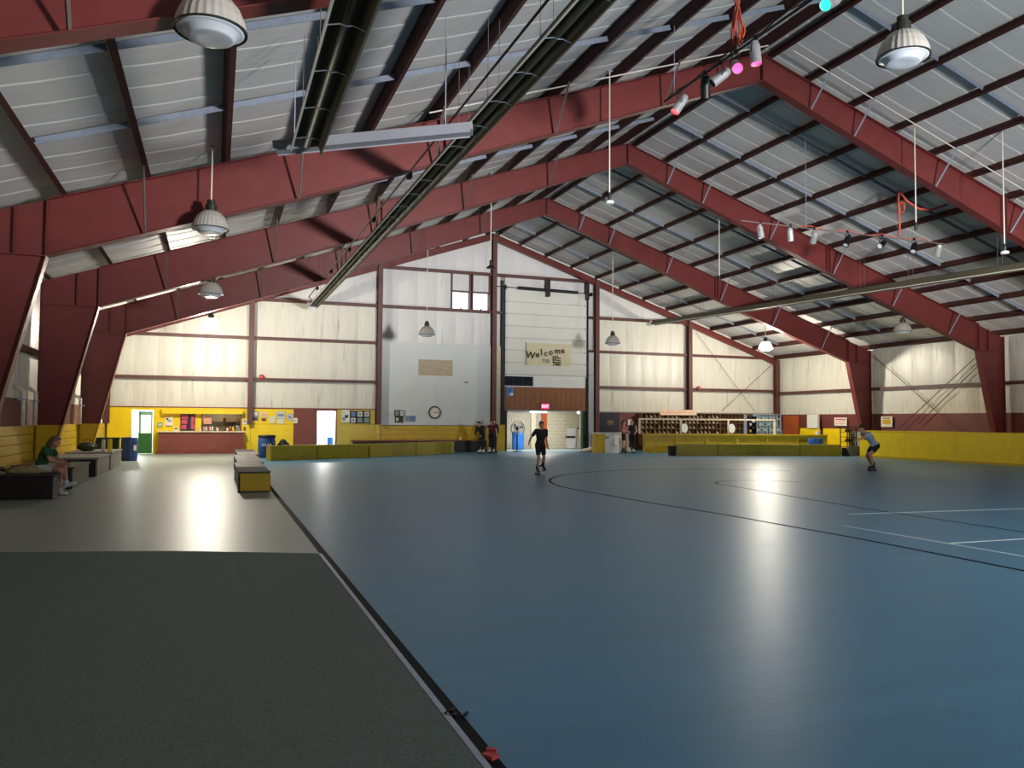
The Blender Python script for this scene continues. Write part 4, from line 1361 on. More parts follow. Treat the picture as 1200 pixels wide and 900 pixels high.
# benches by the left wall
t = thing('black_bench', 'black box bench under the seated woman', 'bench', (-4.55, 18.3, 0))
obj('box', MB().bb(0, 1.55, 0, 1.42, 0, .44), 'black', t)
obj('seat_top', MB().bb(-.02, 1.57, -.02, 1.44, .44, .475), 'rubber', t)
for i, (y0, y1, h, top, side, lb) in enumerate([(20.75, 23.3, .50, 'greygreen', 'greygreen', 'dark olive box bench right behind the seated woman'),
                                                (24.9, 27.6, .53, 'plywood', 'plywood', 'grey-topped box bench with a black end in the middle of the lounge wall'),
                                                (28.0, 31.0, .56, 'plywood', 'plywood', 'grey-topped box bench farthest along the lounge wall, holding a bag')]):
    t = thing('box_bench', lb, 'bench', (-4.3, y0, 0), group='box benches along the lounge wall')
    L = y1 - y0
    obj('carcass', MB().bb(0, 1.24, .03, L, 0, h - .05), 'black', t)
    obj('front', MB().bb(1.24, 1.28, .03, L, 0, h - .05), side, t)
    obj('seat_top', MB().bb(0, 1.31, 0, L + .02, h - .05, h), top, t)
    obj('end_panel', MB().bb(.02, 1.24, 0, .03, 0, h - .06), 'black', t)

t = thing('cloth_bag', 'beige cloth bag slumped on the black bench beside the woman', 'bag', (-3.62, 18.85, .475))
obj('body', MB().ell((0, 0, .075), .26, .20, .10, 14, 8).ell((.16, .06, .06), .17, .17, .075, 12, 7).ell((-.16, -.02, .06), .16, .18, .07, 12, 7), 'beige', t, smooth=True)
obj('strap', MB().tube([(-.2, 0, .12), (-.25, .1, .15), (-.1, .18, .17), (.1, .12, .16), (.2, .02, .11)], .014, 6), 'brown', t, smooth=True)
tag(obj('jacket', MB().ell((-4.2, 19.15, .55), .22, .26, .07, 12, 7).ell((-4.28, 19.25, .56), .16, .2, .085, 12, 7), 'cl_navy', smooth=True), 'dark crumpled jacket on the black bench near the wall', 'jacket')
tag(obj('towel', MB().ell((-4.12, 18.5, .522), .2, .12, .045, 12, 6).ell((-4.0, 18.53, .517), .1, .1, .04, 12, 6), 'plywood', smooth=True), 'pale crumpled towel on the near edge of the black bench', 'towel')
t = thing('backpack', 'dark green bag on the farthest grey-topped bench', 'bag', (-3.85, 29.2, .56))
obj('body', MB().ell((0, 0, .14), .30, .22, .15, 14, 8), 'green_dark', t, smooth=True)
obj('pocket', MB().ell((.05, -.2, .12), .2, .12, .11, 12, 7), 'greygreen', t, smooth=True)
obj('handle', MB().tube([(-.1, 0, .31), (-.06, 0, .37), (.06, 0, .37), (.1, 0, .31)], .014, 6), 'black', t)
tag(obj('drinks_can', MB().lathe([(.04, 0), (.055, .02), (.055, .34), (.04, .38)], (-3.32, 28.7, .56), 12), 'paper'), 'white bottle on the farthest grey-topped bench', 'bottle')
tag(obj('drinks_can', MB().lathe([(.06, 0), (.07, .02), (.07, .36), (.05, .40)], (-3.14, 28.75, .56), 12), 'yellow'), 'yellow bottle on the farthest grey-topped bench', 'bottle')


def barrel(label, loc, r, h, mat, name='plastic_barrel'):
    t = thing(name, label, 'barrel', loc)
    obj('drum', MB().lathe([(0, 0), (r * .92, 0), (r * .96, h * .03), (r, h * .1), (r * 1.03, h * .3), (r, h * .34), (r * 1.05, h * .5), (r, h * .66), (r * 1.03, h * .7), (r, h * .92), (r * .95, h * .985)], n=26), mat, t, smooth=True)
    obj('rim', MB().lathe([(r * .97, h * .965), (r * .99, h), (r * .9, h), (r * .9, h * .95), (r * .97, h * .965)], n=26), mat, t, smooth=True)
    obj('liner', MB().lathe([(r * .89, h * .96), (r * .86, h * .75), (0, h * .7)], n=20), 'black', t, smooth=True)
    return t


barrel('blue plastic waste barrel standing in front of the green door', (-3.05, 34.1, 0), .29, .90, 'blue_dark')
obj('label_patch', MB().box(.215, -.215, .5, .12, .01, .2, .75), 'paper', bpy.data.objects['plastic_barrel'])
barrel('blue barrel behind the fan in the block passage', (16.15, YB + 2.0, 0), .33, 1.0, 'blue')
barrel('blue barrel standing behind the low barrier at the rink gate', (28.85, 33.4, 0), .36, .84, 'blue')
t = thing('green_bin', 'dark green covered bin between the lounge wall and the blue barrel', 'bin', (-3.9, 34.55, 0))
obj('body', MB().bb(-.5, .45, -.25, .25, 0, .82), 'green_dark', t)
obj('lid', MB().bb(-.53, .48, -.28, .28, .82, .88), 'green_dark', t)
t = thing('drinks_barrel', 'blue lettered drinks cooler barrel before the yellow notice wall', 'cooler', (2.08, 35.6, 0))
obj('drum', MB().lathe([(0, 0), (.33, 0), (.35, .05), (.36, .5), (.35, .88), (.30, .92)], n=26), 'blue_dark', t, smooth=True)
obj('lid', MB().lathe([(.36, .86), (.37, .93), (.30, .96), (0, .97)], n=26), 'black', t, smooth=True)
text('lettering', 'AR SA', .16, 'paper', t, (-.03, -.365, .55), (PI / 2, 0, 0))
tag(obj('refuse_sack', MB().ell((2.78, 35.9, .34), .32, .3, .36, 14, 8).ell((2.76, 35.88, .64), .16, .16, .14, 10, 6), 'rubber', smooth=True), 'black round sack leaning on the lettered cooler barrel', 'sack')
t = thing('waste_bin', 'small black waste bin at the end of the low barrier', 'bin', (20.72, 33.92, 0))
obj('body', MB().lathe([(0, 0), (.17, 0), (.21, .42), (.22, .45), (.19, .45), (.17, .1), (0, .08)], n=4, rot=Matrix.Rotation(PI / 4, 3, 'Z')), 'black', t)
obj('rim', MB().bb(-.165, .165, -.17, -.15, .42, .46).bb(-.165, .165, .15, .17, .42, .46).bb(-.17, -.15, -.165, .165, .42, .46).bb(.15, .17, -.165, .165, .42, .46), 'rubber', t)

# snack counter clutter
def bottle(label, x, y, z, h, r, mat, cap='red'):
    t = thing('bottle', label, 'bottle', (x, y, z))
    obj('body', MB().lathe([(0, 0), (r, 0), (r, h * .6), (r * .4, h * .82), (r * .35, h * .9)], n=12), mat, t, smooth=True)
    obj('cap', MB().lathe([(r * .42, h * .88), (r * .42, h), (0, h)], n=10), cap, t)


zc = 1.05
yc = YW - .35
bottle('tall yellow sauce bottle on the snack counter near the hatch end', .82, yc, zc, .26, .05, 'yellow')
bottle('red sauce bottle beside the yellow one on the snack counter', .70, yc, zc, .22, .05, 'red', 'white')
bottle('white squeeze bottle left of the sauces on the snack counter', .57, yc, zc, .20, .05, 'white')
t = thing('coffee_urn', 'silver coffee urn with a black lid at the end of the snack counter', 'urn', (1.02, yc, zc))
obj('body', MB().lathe([(0, 0), (.11, 0), (.11, .26), (.08, .30)], n=18), 'chrome', t, smooth=True)
obj('lid', MB().lathe([(.09, .29), (.09, .36), (.03, .42), (0, .42)], n=16), 'black', t, smooth=True)
obj('tap', MB().tube([(0, -.11, .07), (0, -.17, .07), (0, -.17, .03)], .012, 6), 'black', t)
t = thing('napkin_box', 'small white and black dispenser on the snack counter below the poster', 'dispenser', (-1.68, yc, zc))
obj('body', MB().bb(-.08, .08, -.07, .07, 0, .2), 'paper', t)
obj('slot', MB().bb(-.05, .05, -.075, -.065, .08, .15), 'black', t)
t = thing('candy_rack', 'low rack of pink and white sweets left in the serving hatch', 'rack', (-.28, yc, zc))
obj('tray', MB().bb(-.24, .24, -.12, .12, 0, .03).bb(-.24, .24, .09, .12, .03, .2), 'chrome', t)
for k in range(5):
    obj('packet', MB().box(-.18 + k * .09, -.03, .12, .07, .05, .18, 0, .15), ('salmon', 'paper', 'red', 'peach', 'paper')[k], t)
tag(obj('cup', MB().lathe([(.05, 0), (.07, .16), (.06, .16)], (.12, yc, zc), 14), 'paper'), 'white paper cup in the middle of the serving hatch', 'cup')
tag(obj('cup', MB().lathe([(.05, 0), (.07, .22), (.06, .22)], (-.64, yc, zc), 14), 'peach'), 'tall peach cup left of the sweets rack on the snack counter', 'cup')
for k in range(6):
    tag(obj('jar', MB().lathe([(0, 0), (.07, 0), (.075, .14), (.05, .17), (.05, .2), (0, .2)], (-.5 + k * .32, YB + 2.7, 1.49 if k % 2 else .95), 12), ('peach', 'wood', 'paper', 'brown', 'yellow2', 'salmon')[k]),
        ['peach jar first on the kitchen back counter', 'brown jar first on the kitchen shelf', 'white jar in the middle of the kitchen back counter', 'red-brown jar in the middle of the kitchen shelf', 'mustard jar last on the kitchen back counter', 'salmon jar last on the kitchen shelf'][k], 'jar', 'jars in the snack kitchen')

# floor fan at the passage
t = thing('pedestal_fan', 'round wire-caged pedestal fan standing before the passage opening', 'fan', (15.22, YB - .35, 0))
obj('base', MB().lathe([(0, 0), (.26, 0), (.26, .03), (.05, .05), (0, .05)], n=20), 'black', t)
obj('pole', MB().tube([(0, 0, .04), (0, 0, 1.18)], .036, 10), 'black', t)
obj('motor', MB().lathe([(0, -.12), (.08, -.12), (.09, .05), (.05, .1), (0, .1)], (0, .03, 1.22), 14, rot=Matrix.Rotation(PI / 2, 3, 'X')), 'black', t, smooth=True)
for k in range(3):
    a = k * 2 * PI / 3 + .4
    obj('blade', MB().add([(.05 * math.cos(a), -.06, 1.22 + .05 * math.sin(a)), (.33 * math.cos(a - .35), -.05, 1.22 + .33 * math.sin(a - .35)), (.34 * math.cos(a + .25), -.10, 1.22 + .34 * math.sin(a + .25)), (.06 * math.cos(a + .6), -.09, 1.22 + .06 * math.sin(a + .6))], [(0, 1, 2, 3)]), 'galv', t)
cg = MB()
for rr, yy in ((.38, -.03), (.38, -.12), (.26, -.17), (.14, -.19)):
    cg.tube([(rr * math.cos(2 * PI * k / 24), yy, 1.22 + rr * math.sin(2 * PI * k / 24)) for k in range(25)], .012, 5)
for k in range(16):
    a = 2 * PI * k / 16
    cg.tube([(.04 * math.cos(a), -.2, 1.22 + .04 * math.sin(a)), (.26 * math.cos(a), -.17, 1.22 + .26 * math.sin(a)), (.38 * math.cos(a), -.12, 1.22 + .38 * math.sin(a)), (.38 * math.cos(a), -.03, 1.22 + .38 * math.sin(a))], .004, 4)
obj('cage', cg, 'heater', t)

# skate rental counter
ca_, cb_ = Vector((21.35, 37.55)), Vector((31.0, 35.0))
dv = cb_ - ca_
LC = dv.length
rc = thing('rental_counter', 'long mustard skate rental counter with framed front panels', 'counter', (ca_.x, ca_.y, 0), math.atan2(dv.y, dv.x))
obj('carcass', MB().bb(0, LC, .06, .6, 0, .93), 'yellow2', rc)
obj('countertop', MB().bb(-.05, LC + .05, -.05, .68, .93, .99), 'yellow2', rc)
npost = 6
for k in range(npost + 1):
    x = LC * k / npost
    obj('front_post', MB().bb(x - .06 if k else 0, x + .06 if k < npost else LC, -.01, .06, 0, .93), 'yellow2', rc)
for k in range(npost):
    x0, x1 = LC * k / npost + .07, LC * (k + 1) / npost - .07
    obj('front_panel', MB().bb(x0, x1, .03, .06, .1, .88), 'yellow2', rc)
    obj('bottom_rail', MB().bb(x0, x1, .0, .03, 0, .1), 'yellow2', rc)
    obj('top_rail', MB().bb(x0, x1, .0, .03, .80, .93), 'yellow2', rc)
rf = thing('counter_rail', 'cream pipe frame standing on the skate rental counter', 'railing', (ca_.x, ca_.y, .99), math.atan2(dv.y, dv.x))
obj('top_rail', MB().bb(-.3, 7.2, .25, .33, .74, .82), 'cream', rf)
for x in (2.0, 4.6, 7.16, -.26):
    obj('post', MB().bb(x - .05, x + .05, .25, .33, 0, .78), 'cream', rf)
for x, lb in ((2.22, 'white rounded sneeze shield hanging at the first post of the counter frame'), (4.82, 'white rounded sneeze shield hanging at the second post of the counter frame')):
    q = ca_ + dv.normalized() * x
    tag(obj('shield', MB().lathe([(0, -.012), (.2, -.012), (.2, .012), (0, .012)], (q.x, q.y + .22, 1.30), 22, rot=Matrix.Rotation(PI / 2, 3, 'X') @ Matrix.Scale(1.25, 3, Vector((0, 1, 0)))), 'white', smooth=False), lb, 'shield')
# round end counter
re_ = thing('round_counter', 'round-fronted ticket counter, half yellow half white, beside the passage', 'counter', (19.35, 38.2, 0))
n = 12
for k in range(n):
    a0, a1 = PI + PI * k / n, PI + PI * (k + 1) / n
    r = .80
    mt = 'yellow2' if k < 4 else 'white'
    obj('front_stave', MB().prism_z([(r * math.cos(a0), r * math.sin(a0)), (r * math.cos(a1), r * math.sin(a1)), ((r - .05) * math.cos(a1), (r - .05) * math.sin(a1)), ((r - .05) * math.cos(a0), (r - .05) * math.sin(a0))], 0, 1.0), mt, re_)
obj('countertop', MB().prism_z([(.86 * math.cos(PI + PI * k / 20), .86 * math.sin(PI + PI * k / 20)) for k in range(21)], 1.0, 1.05), 'white', re_)
obj('back_panel', MB().bb(-.78, .78, 0, .04, 0, 1.0), 'yellow2', re_)
tag(obj('notice', MB().box(19.55, 37.38, .62, .34, .012, .42, .27), 'paper'), 'white notice taped on the round ticket counter', 'notice')
tag(obj('notice', MB().box(19.02, 37.44, .80, .2, .012, .12, -.42), 'grey_print'), 'small grey label on the yellow side of the round counter', 'label')
tag(obj('side_post', MB().bb(20.18, 20.3, 37.4, 37.52, 0, 1.0), 'cream'), 'cream timber post between the round counter and the two women', 'post')
t = thing('litter_sack', 'crumpled pale plastic bag on the floor by the passage jamb', 'bag', (18.55, 38.9, 0))
obj('body', MB().ell((0, 0, .09), .3, .2, .11, 12, 7).ell((.25, .05, .12), .18, .16, .14, 10, 6).ell((-.28, .02, .05), .2, .14, .06, 10, 6), 'paper', t, smooth=True)
# board and notices on the right part of the back wall
flat_print('dark_board', 'dark navy board with a faded picture behind the round counter', 'board', 20.25, 21.5, 1.06, 2.12, 'navy', y=YW - .04, blocks=((.4, .72, .35, .6, 'cubby'),))
flat_print('notice', 'white notice on the back wall behind the two women', 'notice', 22.05, 22.35, 1.35, 1.75, 'paper', y=YW - .04)
flat_print('rental_sign', 'long peach sign board with salmon lettering over the skate shelves', 'sign', 23.88, 26.3, 2.02, 2.33, 'peach', y=YW - .5,
           blocks=tuple((.05 + k * .075, .05 + k * .075 + .055, .4, .62, 'salmon') for k in range(12)))


# skate shelves
def shelf(name, label, x0, x1, y, z0, z1, cols, rows, mat, dep_=.4):
    t = thing(name, label, 'shelf', (x0, y, z0))
    w, h = x1 - x0, z1 - z0
    obj('back_board', MB().bb(0, w, dep_ - .02, dep_, 0, h), mat, t)
    for k in range(cols + 1):
        obj('upright', MB().bb(w * k / cols - .012, w * k / cols + .012, 0, dep_ - .02, 0, h), mat, t)
    for k in range(rows + 1):
        obj('shelf_board', MB().bb(0, w, 0, dep_ - .02, h * k / rows - .012, h * k / rows + .012), mat, t)
    return t, w / cols, h / rows


def skate_mesh(mat):
    mb = MB()
    mb.ell((0, -.02, .075), .042, .12, .035, 8, 5)
    mb.lathe([(.04, .07), (.043, .12), (.045, .18), (.03, .18)], (0, .05, 0), 8)
    for x in (-.03, .03):
        for y in (-.08, .06):
            mb.lathe([(.027, -.012), (.027, .012)], (x, y, .027), 8, rot=Matrix.Rotation(PI / 2, 3, 'Y'))
    mb.bb(-.02, .02, -.1, .08, .04, .05)
    return mb.mesh('roller_skate', mat, True)


SKM = [skate_mesh('skate_tan'), skate_mesh('skate_white'), skate_mesh('skate_black')]
ysk = YW - .46
nsk = 0


def put_skates(x0, z0, cw, rh, cols, rows, pick, label, group):
    for c in range(cols):
        for r in range(rows):
            m_ = pick(c, r)
            if m_ is None:
                continue
            o = link('roller_skate', SKM[m_], None, (x0 + cw * (c + .5), ysk + .17, z0 + rh * r + .014), random.uniform(-.3, .3))
            row = 'top' if r == rows - 1 else ('bottom' if r == 0 else ('second' if r == rows - 2 else ('third' if r == rows - 3 else 'fourth')))
            tag(o, '%s skate on the %s row of the %s' % (('tan', 'white', 'black')[m_], row, label), 'skate', '%s %s row %s skates' % (group, row, ('tan', 'white', 'black')[m_]))


for x0, x1, cols, lb, gl in [(22.7, 25.2, 9, 'brown skate shelf unit under the peach sign', 'brown shelf under the peach sign'),
                             (25.55, 27.95, 9, 'brown skate shelf unit right of the peach sign', 'middle brown shelf'),
                             (28.0, 29.6, 6, 'nearly empty dark skate shelf unit', 'nearly empty shelf unit')]:
    t, cw, rh = shelf('skate_shelf', lb, x0, x1, ysk, .35, 2.13, cols, 6, 'cubby')
    if cols == 9:
        put_skates(x0, .35, cw, rh, cols, 6, lambda c, r: (None if r < 2 or (c * 7 + r * 3) % 5 == 0 else (1 if (c + r * 2) % 3 == 0 else 0)), gl, 'skates in the ' + lb)
    else:
        put_skates(x0, .35, cw, rh, cols, 6, lambda c, r: (2 if r in (2, 3) and c % 2 else None), gl, 'skates in the ' + lb)
t, cw, rh = shelf('skate_shelf', 'pale blue skate shelf unit full of boots in the back right corner', 30.55, 32.3, ysk, .45, 2.12, 7, 5, 'cubby_blue')
put_skates(30.55, .45, cw, rh, 7, 5, lambda c, r: 2 if (c + r) % 2 else 1, 'pale blue corner shelf', 'skates in the pale blue shelf')
board(29.62, 29.95, .3, 2.1, 'galv', y=YW - .3, t=.25, name='wall_panel')
t = thing('bag_rack', 'cluttered rack of black and white gear left of the pale blue shelf', 'rack', (29.98, ysk, .5))
obj('frame', MB().bb(0, .03, 0, .35, 0, 1.5).bb(.5, .53, 0, .35, 0, 1.5).bb(0, .53, .32, .35, 0, 1.5), 'black', t)
for k in range(7):
    obj('gear', MB().ell((.12 + .26 * (k % 2), .1, .2 + k * .2), .12, .12, .1, 10, 6), ('skate_white', 'skate_black', 'yellow2', 'skate_black', 'skate_white', 'paper', 'skate_black')[k], t, smooth=True)
tag(obj('wall_sheet', MB().bb(32.30, 32.42, 38.9, 40.2, .3, 2.05), 'orange'), 'burnt orange board on the right wall beside the pale blue shelf', 'board')

# right wall: panels, signs, posts
for (y0, y1, lb) in ((36.9, 38.5, 'yellow board against the right wall by the rental counter end'), (34.6, 36.6, 'yellow board against the right wall by the black rack')):
    tag(obj('wall_board', MB().bb(32.14, 32.22, y0, y1, 0, 1.32), 'yellow'), lb, 'board')
tag(obj('white_post', MB().bb(32.05, 32.2, 36.95, 37.8, 1.33, 2.1), 'paper'), 'bright white sheet on the oxblood band at the right wall', 'sheet')
tag(obj('white_box', MB().box(32.1, 37.0, .95, .16, .22, .4), 'paper'), 'small white box against the yellow board at the right wall', 'box')


def side_print(name, label, y0, y1, z0, z1, mat, bl, x=32.36):
    t = thing(name, label, 'sign', (x, (y0 + y1) / 2, z0))
    w, h = y1 - y0, z1 - z0
    obj('sheet', MB().bb(-.012, 0, -w / 2, w / 2, 0, h), mat, t)
    for (a, b, c, d, m_) in bl:
        obj('print_block', MB().bb(-.016, -.012, w / 2 - b * w, w / 2 - a * w, c * h, d * h), m_, t)


side_print('rules_sign', 'white sign with pink lines on the oxblood band above the black rack', 35.0, 35.95, 1.48, 1.93, 'paper', ((.1, .9, .7, .85, 'pink_print'), (.1, .9, .45, .55, 'salmon'), (.1, .9, .2, .3, 'salmon')))
side_print('safety_sign', 'cream sign with olive print on the oxblood band behind the bending skater', 31.85, 32.6, 1.44, 1.98, 'cream', ((.15, .85, .3, .7, 'yellow2'), (.2, .8, .78, .88, 'greygreen')))
t = thing('wire_rack', 'black wire rack standing at the rink gate by the right wall', 'rack', (30.35, 33.3, 0))
for (x, y) in ((0, 0), (.45, 0), (0, -.62), (.45, -.62)):
    obj('upright', MB().tube([(x, y, 0), (x, y, 1.45)], .03, 6), 'black', t)
for k in range(6):
    z = .15 + k * .25
    obj('shelf', MB().bb(-.02, .47, -.64, .02, z, z + .025), 'black', t)
for k in range(9):
    tag(obj('boot', MB().ell((30.5, 32.76 + .16 * (k % 3), .18 + .5 * (k // 3) + .055), .09, .05, .05, 8, 5).lathe([(.04, 0), (.045, .1), (.03, .1)], (30.56, 32.76 + .16 * (k % 3), .18 + .5 * (k // 3) + .06), 8), 'skate_black', smooth=True), 'dark boot on a shelf of the black wire rack', 'boot', 'boots on the wire rack')
t = thing('gate_block', 'small black wedge at the end of the low barrier by the gate', 'wedge', (29.05, 31.7, 0))
obj('wedge', MB().prism_y([(0, 0), (.35, 0), (.1, .42), (0, .42)], -.1, .1), 'black', t)
obj('foot', MB().bb(-.02, .38, -.13, .13, 0, .02), 'rubber', t)
tag(obj('grey_panel', MB().box(29.75, 31.75, .25, .6, .05, .5, -.4), 'plywood'), 'grey leaning panel in the rink gate beside the bending skater', 'panel')

# ================================================================== PEOPLE
def remeshed(mb, name, mat, voxel=.009, it=3, ratio=.35):
    me = mb.mesh('tmp', mat)
    o = bpy.data.objects.new('tmp', me)
    COL.objects.link(o)
    m1 = o.modifiers.new('r', 'REMESH')
    m1.mode = 'VOXEL'
    m1.voxel_size = voxel
    m2 = o.modifiers.new('s', 'SMOOTH')
    m2.iterations = it
    m2.factor = .5
    m3 = o.modifiers.new('d', 'DECIMATE')
    m3.ratio = ratio
    dg = bpy.context.evaluated_depsgraph_get()
    dg.update()
    out = bpy.data.meshes.new_from_object(o.evaluated_get(dg))
    out.name = name
    bpy.data.objects.remove(o)
    bpy.data.meshes.remove(me)
    out.materials.clear()
    out.materials.append(MT[mat])
    out.polygons.foreach_set('use_smooth', [True] * len(out.polygons))
    return out


def limb(mb, pts, rad, n=10):
    pts = [Vector(p) for p in pts]
    for p, r in zip(pts, rad):
        mb.ell(p, r, r, r, n, 6)
    for i in range(len(pts) - 1):
        mb.tube([pts[i], pts[i + 1]], [rad[i], rad[i + 1]], n)


def basis(up, right):
    u = Vector(up).normalized()
    r = Vector(right)
    r = (r - u * r.dot(u)).normalized()
    f = u.cross(r)
    return Matrix((r, f, u)).transposed()


BASE = dict(pel=(0, 0, .90), chest=(0, .0, 1.17), neck=(0, .0, 1.37), head=(0, .03, 1.50), face=(0, 1, 0),
            shl=(-.165, 0, 1.32), shr=(.165, 0, 1.32), ell=(-.22, -.03, 1.06), elr=(.22, -.03, 1.06), wrl=(-.23, .06, .85), wrr=(.23, .06, .85),
            hil=(-.085, 0, .87), hir=(.085, 0, .87), knl=(-.095, .02, .48), knr=(.095, .02, .48), anl=(-.10, -.02, .10), anr=(.10, -.02, .10),
            tol=(-.12, 1, 0), tor=(.12, 1, 0))


def person(label, loc, rz, J, sc=1.0, skin='skin', shirt='cl_black', sleeve=.55, bottom='cl_black', blen=.6, shoe='skate_black', hair='hair_brown',
           longhair=False, skates=True, group=None, curl=.5):
    P = dict(BASE)
    P.update(J)
    lift = .075 if skates else .0
    for k in P:
        if k in ('face', 'tol', 'tor'):
            P[k] = Vector(P[k]).normalized()
        else:
            P[k] = Vector(P[k]) * sc + Vector((0, 0, lift))
    t = thing('person', label, 'person', loc, rz, group)
    pel, ch, nk, hd = P['pel'], P['chest'], P['neck'], P['head']
    rt = basis(nk - pel, P['shr'] - P['shl'])
    rp = basis(ch - pel, P['hir'] - P['hil'])

    def torso(mb, g, low=True):
        if low:
            mb.ell(pel, .150 * sc * g, .115 * sc * g, .125 * sc * g, 14, 8, rp)
        mb.ell(pel.lerp(ch, .5), .128 * sc * g, .100 * sc * g, .17 * sc * g, 14, 8, rt)
        mb.ell(ch, .155 * sc * g, .112 * sc * g, .17 * sc * g, 14, 8, rt)
        limb(mb, [P['shl'].lerp(P['shr'], .08), P['shl'].lerp(P['shr'], .92)], [.062 * sc * g] * 2)
    body = MB()
    torso(body, .94)
    limb(body, [nk.lerp(ch, .25), nk.lerp(hd, .45)], [.058 * sc, .050 * sc])
    # head
    up = (hd - nk).normalized() * .45 + Vector((0, 0, .55))
    fc = P['face']
    rgt = fc.cross(up).normalized()
    hb_ = basis(up, rgt)
    H = lambda x, y, z: hd + hb_ @ (Vector((x, y, z)) * sc)
    body.ell(H(0, -.008, .02), .074 * sc, .094 * sc, .098 * sc, 16, 10, hb_)
    body.ell(H(0, .022, -.045), .056 * sc, .068 * sc, .068 * sc, 14, 8, hb_)
    limb(body, [H(0, .082, .012), H(0, .104, -.022)], [.010 * sc, .015 * sc], 8)
    for s in (-1, 1):
        body.ell(H(s * .075, -.005, -.005), .012 * sc, .024 * sc, .034 * sc, 8, 6, hb_)
    for s, a, b, c in ((-1, 'shl', 'ell', 'wrl'), (1, 'shr', 'elr', 'wrr')):
        limb(body, [P[a], P[b], P[c]], [.050 * sc, .038 * sc, .027 * sc])
        d = (P[c] - P[b]).normalized()
        nrm = d.cross(Vector((0, 1, 0.2)))
        if nrm.length < .2:
            nrm = d.cross(Vector((0, 0, 1)))
        nrm.normalize()                       # palm normal
        w = d.cross(nrm).normalized()         # across the knuckles
        if w.dot(Vector((0, 1, 0))) < 0:
            w = -w
        hs = sc * .98
        pc = P[c] + d * .048 * hs
        rotp = Matrix((w, nrm, d)).transposed()
        body.ell(pc, .040 * hs, .016 * hs, .052 * hs, 10, 7, rotp)
        inn = nrm * (-s if nrm.x * s > 0 else s)
        for f, (off, ln) in enumerate(((.030, .068), (.010, .078), (-.011, .072), (-.030, .056))):
            b0 = pc + d * .040 * hs + w * off * hs
            b1 = b0 + (d + inn * curl * .4).normalized() * ln * .5 * hs
            b2 = b1 + (d + inn * curl * 1.5).normalized() * ln * .5 * hs
            limb(body, [b0, b1, b2], [.0095 * hs, .009 * hs, .008 * hs], 8)
        t0 = pc - d * .022 * hs + w * .030 * hs
        t1 = t0 + (d * .6 + w * .9 + inn * .2).normalized() * .036 * hs
        t2 = t1 + (d * .9 + w * .35 + inn * .4).normalized() * .030 * hs
        limb(body, [t0, t1, t2], [.013 * hs, .011 * hs, .0095 * hs], 8)
    for a, b, c, q in (('hil', 'knl', 'anl', 'tol'), ('hir', 'knr', 'anr', 'tor')):
        calf = P[b].lerp(P[c], .3)
        limb(body, [P[a], P[a].lerp(P[b], .5), P[b], calf, P[c]], [.088 * sc, .072 * sc, .052 * sc, .054 * sc, .036 * sc])
    link('body', remeshed(body, 'body', skin, .0085 if sc > .8 else .008, 3, .4), t)
    for s in (-1, 1):
        obj('eye', MB().ell(H(s * .031, .080, .010), .011 * sc, .007 * sc, .008 * sc, 8, 6, hb_), 'eye', t, smooth=True)
        obj('eyebrow', MB().ell(H(s * .031, .083, .032), .017 * sc, .006 * sc, .004 * sc, 8, 5, hb_), hair, t, smooth=True)
    obj('mouth', MB().ell(H(0, .084, -.058), .022 * sc, .007 * sc, .007 * sc, 10, 5, hb_), 'lip', t, smooth=True)
    hm = MB()
    hm.ell(H(0, -.022, .048), .084 * sc, .094 * sc, .085 * sc, 14, 9, hb_)
    hm.ell(H(0, -.050, .0), .080 * sc, .068 * sc, .085 * sc, 12, 8, hb_)
    hm.ell(H(0, .045, .088), .060 * sc, .045 * sc, .026 * sc, 12, 6, hb_)
    for s in (-1, 1):
        hm.ell(H(s * .068, -.012, .03), .018 * sc, .04 * sc, .05 * sc, 8, 6, hb_)
    if longhair:
        limb(hm, [H(0, -.075, .0), H(0, -.095, -.09), H(0, -.10, -.19)], [.070 * sc, .066 * sc, .045 * sc])
        for s in (-1, 1):
            limb(hm, [H(s * .07, -.03, .02), H(s * .075, -.04, -.08), H(s * .06, -.06, -.15)], [.03 * sc, .032 * sc, .02 * sc])
    link('hair', remeshed(hm, 'hair', hair, .010, 2, .5), t)
    # shirt
    sm = MB()
    torso(sm, 1.07, False)
    sm.ell(pel.lerp(ch, .18), .150 * sc, .118 * sc, .13 * sc, 14, 8, rp)
    limb(sm, [ch.lerp(nk, .55), ch.lerp(nk, .86)], [.085 * sc, .062 * sc])
    for a, b, c in (('shl', 'ell', 'wrl'), ('shr', 'elr', 'wrr')):
        if sleeve > 0:
            e = P[a].lerp(P[b], min(sleeve, 1))
            pts, rr = [P[a], e], [.066 * sc, .060 * sc]
            if sleeve > 1:
                pts, rr = [P[a], P[b], P[b].lerp(P[c], .92)], [.064 * sc, .052 * sc, .040 * sc]
            limb(sm, pts, rr)
    link('shirt', remeshed(sm, 'shirt', shirt, .011, 3, .4), t)
    bmn = MB()
    bmn.ell(pel, .158 * sc, .124 * sc, .120 * sc, 14, 8, rp)
    for a, b, c in (('hil', 'knl', 'anl'), ('hir', 'knr', 'anr')):
        if blen <= 1:
            e = P[a].lerp(P[b], blen)
            limb(bmn, [P[a], e], [.094 * sc, .080 * sc])
        else:
            limb(bmn, [P[a], P[a].lerp(P[b], .5), P[b], P[b].lerp(P[c], .3), P[b].lerp(P[c], .95)], [.096 * sc, .08 * sc, .060 * sc, .060 * sc, .044 * sc])
    link('leggings' if blen > 1 else 'shorts', remeshed(bmn, 'shorts', bottom, .011, 3, .4), t)
